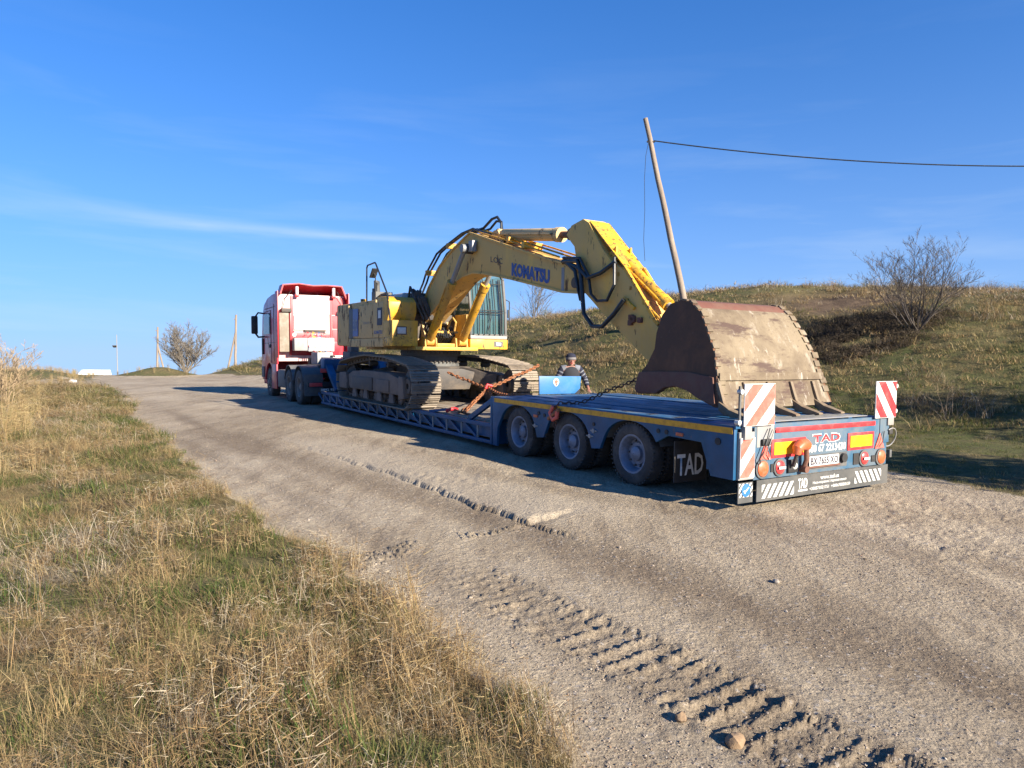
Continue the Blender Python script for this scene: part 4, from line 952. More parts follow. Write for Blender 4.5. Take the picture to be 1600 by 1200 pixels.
# pipes and hoses over the boom
pp = MB()
for x, lift in ((1.06, 0), (1.16, .03), (1.32, .02)):
    pp.tube([(x, 10.95, 2.85), (x, 10.45, 3.30+lift), (x, 10.30, 3.50+lift), (x, 9.70, 3.92+lift), (x, 9.35, 4.02+lift), (x, 8.45, 4.22+lift), (x, 7.95, 4.25), (x, 7.2, 4.02)], .024, 8)
pp.each("boom_hose", "hose", EX)
for (s_, z_) in ((10.15, 3.52), (9.05, 4.02), (6.45, 3.82), (5.9, 3.66)): MB().box(1.0, 1.42, s_-.05, s_+.05, z_-.06, z_+.06).build('pipe_clamp', 'yellow_scuffed', EX, bevel=.01)
pp = MB()
for x, lift in ((1.02, .02), (1.10, .07), (1.34, .03), (1.42, .07)):
    pp.tube([(x, 7.6, 4.10+lift), (x, 6.7, 3.86+lift), (x, 5.6, 3.55+lift), (x, 4.75, 3.30+lift)], .017, 8)
pp.each("boom_pipe", "yellow_scuffed", EX)
hh = MB(); 
hh.tube([(1.15, 8.2, 4.22), (1.18, 7.7, 4.24), (1.2, 7.4, 4.38), (1.22, 7.22, 4.40), (1.22, 7.05, 4.25), (1.2, 7.02, 4.05)], .028, 8)
hh.tube([(1.25, 8.0, 4.20), (1.28, 7.6, 4.22), (1.28, 7.35, 4.34), (1.28, 7.15, 4.30), (1.26, 7.08, 4.10)], .024, 8)
hh.tube([(.95, 4.55, 3.22), (.92, 4.1, 3.18), (.90, 3.98, 3.0), (.88, 3.90, 2.63), (.88, 3.85, 2.32), (.88, 3.62, 2.11), (.88, 3.38, 2.10), (.90, 3.12, 2.29), (.93, 2.94, 2.49)], .036, 10)
hh.tube([(.96, 4.55, 3.28), (.93, 4.05, 3.22), (.92, 3.80, 2.92), (.91, 3.71, 2.62), (.91, 3.55, 2.50), (.91, 3.31, 2.50), (.93, 3.17, 2.73), (.95, 3.20, 3.0), (.98, 3.24, 3.15)], .024, 8)
hh.tube([(.95, 4.4, 3.18), (.90, 4.02, 3.05), (.90, 3.8, 2.88), (.92, 3.5, 2.93), (.97, 3.2, 3.08)], .034, 8)
hh.tube([(.95, 4.45, 3.20), (.89, 4.12, 3.02), (.88, 4.02, 2.75), (.88, 3.96, 2.55), (.90, 3.95, 2.75)], .03, 8)
hh.each("hydraulic_hose", "hose", EX)
MB().cyl((.94, 4.20, 2.84), (.99, 4.20, 2.84), .09, 18).build('arm_pivot', 'steel_dark', EX)
# ---- stick (arm)
so_ = [(4.07, 3.86), (4.39, 3.80), (4.53, 3.66), (4.42, 3.55), (4.30, 3.44), (4.25, 3.25), (4.15, 3.14), (3.99, 2.66), (3.80, 2.52), (3.52, 2.31), (3.08, 2.00), (2.64, 1.70), (2.42, 1.56), (2.20, 1.52), (2.02, 1.62), (2.02, 1.78), (2.22, 2.02), (2.38, 2.15), (2.67, 2.53), (3.05, 2.95), (3.32, 3.09), (3.54, 3.30), (3.92, 3.78)]
MB().prism(so_, 'x', 1.0, 1.44).build('arm', 'yellow_boom', EX, bevel=.012)
tp = MB(); tp.obox((1.03, 3.06, 2.99), (1.03, 2.3, 2.10), .05, .06); tp.obox((1.41, 3.06, 2.99), (1.41, 2.3, 2.10), .05, .06); tp.build('arm_rib', 'yellow_scuffed', EX)
tp = MB().obox((1.22, 3.92, 3.80), (1.22, 3.05, 2.99), .40, .02).build('arm_top_plate', 'yellow_scuffed', EX)
cylinder(1.22, (3.42, 3.22), (2.02, 2.18), .085, .05, .80, 'bucket_cylinder', 'yellow_scuffed', 'grey')
bb = MB(); 
for x in (1.06, 1.35): bb.prism([(3.55, 3.2), (3.30, 3.34), (3.30, 3.08)], 'x', x, x+.03)
bb.build('cylinder_bracket', 'yellow_scuffed', EX)
pq = MB(); pq.tube([(1.03, 3.45, 3.12), (1.02, 3.1, 2.86), (1.02, 2.6, 2.44), (1.04, 2.3, 2.2)], .018, 8); pq.tube([(1.36, 3.4, 3.16), (1.38, 3.0, 2.86), (1.38, 2.5, 2.4)], .016, 8)
for s_ in (.25, .5, .75): c = Vector((1.03, 3.45-1.15*s_, 3.12-.92*s_)); pq.box(c.x-.03, c.x+.05, c.y-.03, c.y+.03, c.z-.03, c.z+.03)
pq.build('arm_pipe', 'yellow_scuffed', EX)
fp = MB(); fp.cyl((.95, 2.95, 2.47), (1.0, 2.95, 2.47), .05, 12); fp.obox((.97, 3.0, 2.52), (.97, 2.75, 2.35), .04, .05); fp.build('hose_fitting', 'yellow', EX)
fp = MB(); 
for k in range(6): c = (.98, 2.72+rng.uniform(-.12, .12), 2.12+rng.uniform(-.12, .12)); fp.box(c[0]-.03, c[0]+.03, c[1]-.04, c[1]+.04, c[2]-.04, c[2]+.04)
fp.build('valve_fitting', 'rust_top', EX, bevel=.01)
MB().prism([(2.2, 2.1), (2.05, 2.3), (1.85, 2.15), (2.0, 1.95)], 'x', 1.05, 1.40).build('bucket_link', 'yellow_scuffed', EX, bevel=.01)
# ---- bucket (a little wider at the lip than at the heel)
def flare(mb):
    mb.v = [(x+(x-1.52)*.19*min(1, max(0, (2.2-z)/1.1))+.03*min(1, max(0, (2.2-z)/1.1)), y, z) for (x, y, z) in mb.v]; return mb
U0, U1 = .62, 2.42
back = [(1.87, 1.76), (1.87, 1.97), (1.80, 2.21), (1.65, 2.35), (1.45, 2.395), (1.29, 2.36), (1.12, 2.22), (.97, 1.98), (.82, 1.71), (.74, 1.42), (.67, 1.20), (.62, 1.06)]
mouth = [(.72, 1.06), (.97, 1.14), (1.20, 1.24), (1.40, 1.275), (1.58, 1.25), (1.72, 1.165), (2.10, 1.15), (2.15, 1.22), (2.10, 1.42), (1.98, 1.55)]
side = back+mouth
bu = bpy.data.objects.new('bucket', None); S.collection.objects.link(bu); bu.parent = EX; bu['_off'] = EX['_off']
flare(MB().prism(side, 'x', U0, U0+.04)).build('side_plate', 'rust', bu, bevel=.008)
flare(MB().prism(side, 'x', U1-.04, U1)).build('side_plate', 'rust', bu, bevel=.008)
sc_ = MB(); sc_.prism([(.70, 1.08), (.97, 1.15), (1.20, 1.25), (1.40, 1.285), (1.58, 1.26), (1.73, 1.175), (2.10, 1.16), (2.14, 1.22), (2.10, 1.44), (1.8, 1.46), (1.2, 1.47), (.78, 1.42)], 'x', U0-.022, U0-.001); flare(sc_).build('side_cutter', 'rust_top', bu, bevel=.006)
def shell(pts, x0, x1, th, inward=1):
    mb = MB(); c = Vector((0, 1.35, 1.7)); n = len(pts); vs = []; nx = 14
    P_ = []
    for i, p in enumerate(pts):
        a = Vector((0, *pts[max(i-1, 0)])); b = Vector((0, *pts[min(i+1, n-1)])); t_ = (b-a).normalized(); q = Vector((0, t_.z, -t_.y)); 
        if q.dot(c-Vector((0, *p))) < 0: q = -q
        P_.append((Vector((0, *p)), Vector((0, *p))+q*th*inward))
    for (a, b) in P_: vs += [(x0, a.y, a.z), (x1, a.y, a.z), (x1, b.y, b.z), (x0, b.y, b.z)]
    fs = []
    for i in range(n-1):
        o = i*4
        for k in range(4): fs.append((o+k, o+(k+1) % 4, o+4+(k+1) % 4, o+4+k))
    fs += [(0, 1, 2, 3), tuple((n-1)*4+k for k in (3, 2, 1, 0))]
    return flare(mb.add(vs, fs))
shell(back[:6]+[(1.20, 2.28)], U0+.04, U1-.04, .03).build('shell_plate', 'rust_top', bu, smooth=50)
shell([(1.20, 2.28)]+back[6:10], U0+.04, U1-.04, .03).build('shell_plate', 'mud', bu, smooth=50)
shell([(.745, 1.43), (.67, 1.20), (.61, 1.05)], U0+.03, U1-.03, .045).build('lip_plate', 'mud', bu)
shell([(.735, 1.47), (.72, 1.38)], U0+.02, U1-.02, .02, -1).build('wear_strip', 'mud', bu)
# serrated wear edge along both side plates
for x in (U0, U1-.085):
    we = MB()
    pts = [Vector((0, *p)) for p in back[4:11]]; L_ = [0]
    for a, b in zip(pts[:-1], pts[1:]): L_.append(L_[-1]+(b-a).length)
    n = 13
    for k in range(n):
        q = (k+.5)/n*L_[-1]; i = max(j for j in range(len(L_)-1) if L_[j] <= q); p = pts[i].lerp(pts[i+1], (q-L_[i])/(L_[i+1]-L_[i])); t_ = (pts[i+1]-pts[i]).normalized(); nn = Vector((0, t_.z, -t_.y)); 
        if nn.dot(p-Vector((0, 1.35, 1.7))) < 0: nn = -nn
        j = rng.uniform(-.02, .02)
        c = p+nn*.004+Vector((x+.05+j, 0, 0)); we.obox(c-t_*.042, c+t_*.042, .10+j, .026, up=nn)
    flare(we).build('serrated_edge', 'mud', bu, bevel=.008)
for k in range(3):
    i = (6, 7, 8)[k]; a = Vector((0, *back[i])); 
for k in range(5):
    x = .52+.445*k+.0
    tb = MB(); tb.prism([(.735, 1.36), (.69, 1.36), (.60, 1.12), (.46, 1.02), (.44, .985), (.56, .985), (.66, 1.06)], 'x', x-.026, x+.026); a_ = tb.build('tooth_adapter', 'tooth', bu, bevel=.010)
    MB().prism([(.66, 1.14), (.55, 1.085), (.45, 1.03), (.44, .97), (.58, .985), (.66, 1.03)], 'x', x-.055, x+.055).build('tooth_adapter', 'tooth', bu, bevel=.018)
    tt_ = MB(); tt_.add([(x-.06, .50, 1.055), (x+.06, .50, 1.055), (x+.06, .48, .962), (x-.06, .48, .962), (x-.042, .25, .985), (x+.042, .25, .985), (x+.042, .25, .962), (x-.042, .25, .962)], [(0, 1, 2, 3), (4, 5, 1, 0), (5, 6, 2, 1), (6, 7, 3, 2), (7, 4, 0, 3), (7, 6, 5, 4)]); tt_.build('bucket_tooth', 'tooth', bu, bevel=.01)
for x in (1.02, 1.42): MB().prism([(1.9, 2.3), (1.6, 2.42), (1.75, 2.0), (2.1, 1.6), (2.12, 1.75)], 'x', x-.04, x).build('hinge_plate', 'rust_top', bu)
# ------------------------------------------------------------------ lorry (tractor unit)
TK = thing('lorry', 'red tractor lorry with high roof cab pulling the low loader, seen from behind', 'lorry', FT)
FTW, FTR = 4.55, .52
def twheel(x, y, z, side, r=.53, w=.30, dish=.12, parent=TK, rim='rim_dusty'): return wheel(x, y, z, side, parent, r=r, w=w, rim=rim, rr=r*.56, dish=dish)
for y in (0, 1.36):
    twheel(.0, y, .53, -1); twheel(2.5, y, .53, 1)
    twheel(.33, y, .53, -1, dish=.04); twheel(2.17, y, .53, 1, dish=.04)
twheel(.04, FTW, .53, -1, dish=.02); twheel(2.46, FTW, .53, 1, dish=.02)
for x in (.82, 1.55): MB().box(x, x+.09, -1.0, 5.6, .78, 1.05).build('chassis_rail', 'steel_dark', TK, bevel=.008)
MB().box(.8, 1.65, -1.05, -.98, .72, 1.06).build('chassis_end', 'steel_dark', TK, bevel=.01)
for y in (0, 1.36): MB().cyl((.2, y, .53), (2.3, y, .53), .1, 12).build('axle', 'steel_dark', TK); MB().box(.95, 1.5, y-.2, y+.2, .35, .7).build('differential', 'steel_dark', TK, bevel=.06)
for x0 in (.0, 1.92):
    for y in (0, 1.36):
        pts = arch(y, .62, .55, 15, 165, 12)
        f = MB()
        for a, b in zip(pts[:-1], pts[1:]): f.add([(x0, *a), (x0, *b), (x0+.6, *b), (x0+.6, *a), (x0, a[0], a[1]+.02), (x0, b[0], b[1]+.02), (x0+.6, b[0], b[1]+.02), (x0+.6, a[0], a[1]+.02)], [(0,1,2,3),(7,6,5,4),(0,4,5,1),(2,6,7,3)])
        f.build('mudguard', 'grey_dark', TK)
    MB().box(x0+.02, x0+.58, -.66, -.64, .28, .92).build('mud_flap', 'grey_dark', TK)
MB().box(.05, .78, -.95, -.88, .55, .70).build('light_bar', 'black', TK, bevel=.01)
MB().box(1.72, 2.45, -.95, -.88, .55, .70).build('light_bar', 'black', TK, bevel=.01)
for x in (.10, 1.95): MB().box(x, x+.38, -.965, -.945, .57, .68).build('tail_lamp', 'red_lens', TK, bevel=.006)
MB().box(.42, .78, -.975, -.955, .98, 1.10).build('tail_lamp', 'red_lens', TK, bevel=.006)
q = MB().box(.40, 1.02, -.98, -.965, .42, .52).build('rear_plate', 'grey_dark', TK); text('0892 95801', 'plate_lettering', 'white', q, .43, .99, .435, .505, lambda u, v, w: (u, -.983, v), bold=.02)
MB().box(.55, 1.95, -.3, 1.7, 1.12, 1.20).build('fifth_wheel', 'steel_dark', TK, bevel=.02)
MB().box(.30, 2.2, 1.8, 3.0, 1.08, 1.14).build('catwalk', 'grey', TK, bevel=.006)
MB().box(.02, .62, 1.95, 3.1, .42, 1.02).build('fuel_tank', 'grey_dark', TK, bevel=.06); MB().box(1.88, 2.48, 1.95, 3.4, .42, 1.02).build('fuel_tank', 'grey', TK, bevel=.06)
MB().box(.0, .05, 3.15, 3.95, .35, 1.20).build('side_skirt', 'red', TK, bevel=.01)
MB().box(.5, .95, 2.62, 2.98, 1.66, 2.10).build('tool_box', 'grey', TK, bevel=.02)
MB().box(.965, 1.86, 2.6, 3.0, 1.64, 2.10).build('tool_box', 'silver', TK, bevel=.02, label='bright aluminium box behind the cab')
MB().box(.90, 1.42, 1.2, 2.0, 1.20, 1.60).build('battery_box', 'grey', TK, bevel=.03)
hs_ = MB()
for k in range(5): hs_.tube([(1.1+.07*k, 2.58, 1.64), (1.15+.07*k, 2.3, 1.60-.03*k), (1.3+.05*k, 1.4, 1.5), (1.4, .9, 1.45)], .02, 6)
hs_.each('air_hose', 'hose', TK)
for k, (c_, x_) in enumerate((('red_mark', 1.02), ('yellow_mark', 1.22), ('blue_bright', 1.42), ('hose', 1.60))):
    pts = [(x_, 3.12, 2.35)]+[(x_+.04*math.cos(q), 2.95-.05*q/3, 2.28-.022*q+.04*math.sin(q)) for q in np.linspace(0, 22, 60)]+[(x_+.05, 2.2, 1.62), (1.35, 1.6, 1.5)]
    MB().tube(pts, .012, 5).build('coiled_air_line', c_, TK)
for z_ in (2.33,): MB().box(.95, 1.7, 3.06, 3.17, z_, z_+.07).build('air_line_bracket', 'steel_dark', TK, bevel=.01)
for k in range(5): MB().box(.72+rng.uniform(0, .9), .95+rng.uniform(0, .9), 2.0+.1*k, 2.3+.1*k, 1.12, 1.35+rng.uniform(0, .2)).build('valve_box', 'steel_dark', TK, bevel=.02)
# intake stack at the left rear corner of the cab
MB().box(.07, .40, 2.93, 3.16, 1.62, 2.96).build('intake_stack', 'wood', TK, bevel=.03)
MB().box(.15, .5, 2.9, 3.15, 2.98, 3.12).build('intake_bracket', 'steel_dark', TK, bevel=.03)
MB().box(.44, .50, 3.0, 3.16, 1.5, 3.0).build('cab_pillar', 'red_deep', TK, bevel=.01)
# cab shell
YR = 3.20
cab_side = [(YR, 1.20), (3.92, 1.20)]+arch(FTW, .64, .60, 30, 150, 10)+[(5.28, .62), (5.82, .62), (5.90, 1.2), (5.86, 1.9), (5.66, 2.95), (5.35, 3.36), (4.7, 3.56), (3.9, 3.64), (YR, 3.64)]
MB().prism(cab_side, 'x', .03, .09).build('cab_side', 'red', TK, bevel=.012); MB().prism(cab_side, 'x', 2.41, 2.47).build('cab_side', 'red', TK, bevel=.012)
MB().prism([(YR, 1.3), (5.82, 1.3), (5.62, 2.95), (5.3, 3.36), (4.7, 3.55), (YR, 3.62)], 'x', .09, 2.41).build('cab_body', 'red_dusty_glare', TK, bevel=.02)
MB().box(.09, 2.41, 5.3, 5.88, .45, 1.35).build('front_bumper', 'red', TK, bevel=.04)
# rear wall panels
def bw(x0, x1, z0, z1, m='red_dusty_glare', d=.02, nm='rear_panel', bv=.012): return MB().box(x0, x1, YR-d, YR+.01, z0, z1).build(nm, m, TK, bevel=bv)
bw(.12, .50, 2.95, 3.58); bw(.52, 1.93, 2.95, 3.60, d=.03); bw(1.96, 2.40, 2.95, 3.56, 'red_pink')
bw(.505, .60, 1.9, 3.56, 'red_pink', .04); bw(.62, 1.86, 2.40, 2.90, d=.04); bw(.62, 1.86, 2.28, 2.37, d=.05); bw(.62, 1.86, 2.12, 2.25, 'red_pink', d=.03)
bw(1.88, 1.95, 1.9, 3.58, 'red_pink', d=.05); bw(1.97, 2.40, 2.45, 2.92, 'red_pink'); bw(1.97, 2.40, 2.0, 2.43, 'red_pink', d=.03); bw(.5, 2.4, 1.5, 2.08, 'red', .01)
MB().box(.62, 1.0, YR-.055, YR-.03, 2.34, 2.37).build('panel_vent', 'grey_dark', TK)
MB().cyl((.62, YR-.06, 2.22), (.62, YR, 2.22), .07, 16).build('round_bracket', 'red_dusty_glare', TK)
for x in (.42, 2.15): MB().cyl((x, YR-.10, 2.96), (x+.02, YR-.10, 3.06), .05, 12).build('work_lamp', 'clear_lens', TK)
MB().box(2.2, 2.34, YR-.12, YR-.03, 2.78, 2.92).build('work_lamp', 'clear_lens', TK, bevel=.02)
# roof fairing : open shell at the rear
th = .03
rf = MB()
ro = [(.12, 3.62), (.22, 3.94), (.75, 4.0), (1.25, 3.95), (1.75, 3.98), (2.28, 3.96), (2.47, 3.50)]
front = [(.3, 3.50), (.36, 3.60), (.8, 3.63), (1.25, 3.63), (1.7, 3.63), (2.14, 3.60), (2.2, 3.48)]
vs = []
for (p, y) in ((ro, 2.98), (ro, 3.5), (front, 4.75)):
    for (x, z) in p:
        zz = z if y < 4 else z
        vs.append((x, y, zz))
ins = [(x+(1.25-x)*.03, y+.0, z-.035) for (x, y, z) in vs]
n7 = 7; fs = []
for r_ in range(2):
    for k in range(6):
        a = r_*n7+k; fs.append((a, a+1, a+n7+1, a+n7)); b_ = a+21; fs.append((b_, b_+n7, b_+n7+1, b_+1))
for k in range(6): fs.append((k, k+21, k+22, k+1))
rf.add(vs+ins, fs); rf.build('roof_fairing', 'red_deep', TK, smooth=30)
for x in (.70, 1.98):
    b = MB(); b.cyl((x, 3.02, 3.62), (x, 3.02, 3.88), .055, 12); b.build('work_lamp', 'silver', TK); MB().box(x-.06, x+.06, 2.98, 3.10, 3.52, 3.62).build('lamp_bracket', 'red_deep', TK, bevel=.01)
b = MB(); b.tube([(.52, 3.0, 3.75), (.30, 3.05, 3.45), (.22, 3.1, 3.1)], .012, 6); b.tube([(2.1, 3.0, 3.75), (2.3, 3.05, 3.4), (2.38, 3.1, 3.05)], .012, 6); b.each('lamp_cable', 'black', TK)
# side deflector fins
for x in (.0, 2.46): MB().box(x, x+.035, 2.86, 3.24, 1.42, 3.70).build('side_deflector', 'red_deep', TK, bevel=.01)
# door, window, trims on the left side
for x, d in ((.03, -1), (2.47, 1)):
    MB().prism([(4.22, 2.28), (5.42, 2.28), (5.24, 3.02), (4.22, 3.02)], 'x', x+d*.004, x+d*.012).build('side_window', 'glass_dark', TK)
    dr = MB()
    for a, b in (((4.12, 1.25), (4.12, 3.1)), ((4.12, 3.1), (5.3, 3.1)), ((3.3, 1.95), (5.5, 1.95)), ((3.62, 1.3), (3.62, 3.3)), ((3.3, 3.2), (5.2, 3.2))): dr.obox((x+d*.005, *a), (x+d*.005, *b), .02, .012)
    dr.each('door_seam', 'black', TK)
    MB().box(min(x, x+d*.03), max(x, x+d*.03), 4.18, 4.42, 1.78, 1.90).build('door_handle', 'black', TK, bevel=.01)
    MB().box(min(x, x+d*.04), max(x, x+d*.04), 5.3, 5.75, .7, 1.1).build('step_panel', 'grey_dark', TK, bevel=.02)
    MB().box(min(x, x+d*.05), max(x, x+d*.05), 5.45, 5.62, 1.55, 2.15).build('corner_deflector', 'black', TK, bevel=.02)
# mirrors
for d, x in ((-1, .03), (1, 2.47)):
    m_ = MB(); m_.box(min(x+d*.22, x+d*.44), max(x+d*.22, x+d*.44), 5.32, 5.48, 2.30, 2.96); m_.build('mirror', 'black', TK, bevel=.04)
    m_ = MB(); m_.tube([(x, 5.3, 3.05), (x+d*.2, 5.38, 3.08), (x+d*.32, 5.4, 2.9)], .03, 8); m_.tube([(x, 5.35, 2.2), (x+d*.2, 5.4, 2.18), (x+d*.32, 5.4, 2.35)], .035, 8); m_.each('mirror_arm', 'black', TK)
MB().box(.25, 2.25, 5.70, 5.74, 2.05, 2.85).build('windscreen', 'glass_dark', TK)
# ------------------------------------------------------------------ chains and binders
def chain(name, label, pts, m, link=.075, wire=.011, group=None):
    pts = [F @ Vector(p) for p in pts]
    # sag
    dense = []
    for a, b in zip(pts[:-1], pts[1:]):
        n = max(2, int((b-a).length/.03))
        for k in range(n):
            t = k/n; q = a.lerp(b, t); q.z -= .025*(b-a).length*4*t*(1-t); dense.append(q)
    dense.append(pts[-1]); L_ = [0]
    for a, b in zip(dense[:-1], dense[1:]): L_.append(L_[-1]+(b-a).length)
    org = dense[0]; e = thing(name, label, 'chain', Matrix.Translation(org), group=group)
    n = int(L_[-1]/(link*.80)); me = None; j = 0
    for k in range(n):
        q = (k+.5)*L_[-1]/n
        while j < len(L_)-2 and L_[j+1] < q: j += 1
        p = dense[j].lerp(dense[j+1], (q-L_[j])/(L_[j+1]-L_[j])); d = (dense[j+1]-dense[j]).normalized()
        a = d.cross(Vector((0, 0, 1))).normalized(); b = a.cross(d); ang = (math.pi/2 if k % 2 else 0)+rng.uniform(-.25, .25)
        u = a*math.cos(ang)+b*math.sin(ang); w = d.cross(u)
        if me is None:
            hl, hw = link/2-.5*wire, .0235
            ring = [(hw*math.cos(t_), (hl-hw)*(1 if math.sin(t_) > 0 else -1)+hw*math.sin(t_), 0) for t_ in np.linspace(.01, 2*math.pi-.01, 13)[:-1]]
            o = MB().tube(ring, wire, 5, closed=True).build('link', m, e, off=(0, 0, 0)); me = o.data
        else: o = bpy.data.objects.new('link', me); S.collection.objects.link(o); o.parent = e
        lp_ = p-org
        o.matrix_local = Matrix(((u.x, d.x, w.x, lp_.x), (u.y, d.y, w.y, lp_.y), (u.z, d.z, w.z, lp_.z), (0, 0, 0, 1)))
    return e
CG = 'rusty chains lashing the excavator down'
chain('chain', 'rusty chain running from the near track down to the right, crossing at the red hook', [(.78, 8.5, 1.23), (.99, 8.0, 1.08), (1.05, 7.2, .96), (.66, 5.75, .90), (.58, 5.42, .93)], 'chain', link=.10, wire=.016, group=CG)
chain('chain.001', 'rusty chain rising over the far track from the bed planks', [(.35, 6.90, .50), (.62, 6.98, .72), (1.05, 7.2, .965), (1.9, 7.5, 1.2), (2.73, 7.9, 1.40)], 'chain', link=.10, wire=.016, group=CG)
chain('chain.002', 'doubled rusty chain bundle lying from the crossing to the bed planks', [(.27, 7.0, .49), (.50, 7.02, .60), (.80, 7.08, .80), (1.04, 7.18, .92)], 'chain', link=.10, wire=.018, group=CG)
chain('chain.003', 'short rusty chain end hanging below the crossing', [(1.0, 7.05, .93), (.75, 6.5, .80), (.62, 5.9, .72), (.50, 5.5, .80)], 'chain', link=.09, wire=.014, group=CG)
chain('chain.004', 'dark chain from the bucket down to the deck edge', [(.95, 2.1, 1.52), (.60, 2.9, 1.14), (.35, 3.15, .96), (.02, 3.28, .945), (-.03, 3.30, .90), (-.04, 3.30, .60)], 'chain_dark', link=.075, wire=.010, group=CG)
rh = MB(); rh.tube([(1.10, 7.14, .99), (1.0, 7.16, 1.02), (.96, 7.15, .94)], .03, 8); rh.build('hook', 'red_mark', None, label=None)
tag(bpy.data.objects['hook'], 'red grab hook where the rusty chains cross', 'hook'); bpy.data.objects['hook'].matrix_world = F
cb_ = thing('chain_binder', 'rusty chain and red binder hanging over the amber stripe at the deck edge', 'chain binder', F, (-.03, 3.3, .6))
q = MB(); q.tube([(-.035, 3.34, .90), (-.05, 3.40, .80), (-.05, 3.33, .70), (-.05, 3.24, .74), (-.05, 3.22, .84)], .032, 8); q.build('hook', 'salmon', cb_)
q = MB(); q.obox((-.05, 3.18, .86), (-.05, 3.45, .70), .05, .05); q.build('lever', 'chain', cb_, bevel=.01)
cb2 = thing('chain_binder', 'red lever binder lying on the bed planks before the near track', 'chain binder', F, (.35, 7.3, .46))
q = MB(); q.tube([(.38, 7.38, .53), (.36, 7.1, .50), (.40, 6.74, .475)], .02, 8); q.build('lever', 'chain_dark', cb2)
q = MB(); q.tube([(.20, 7.36, .50), (.30, 7.40, .53), (.38, 7.38, .54), (.42, 7.32, .52)], .036, 8); q.build('hook', 'red_mark', cb2)
MB().obox((.06, 7.86, .47), (.30, 7.40, .53), .06, .05).build('bar', 'blue', cb2)
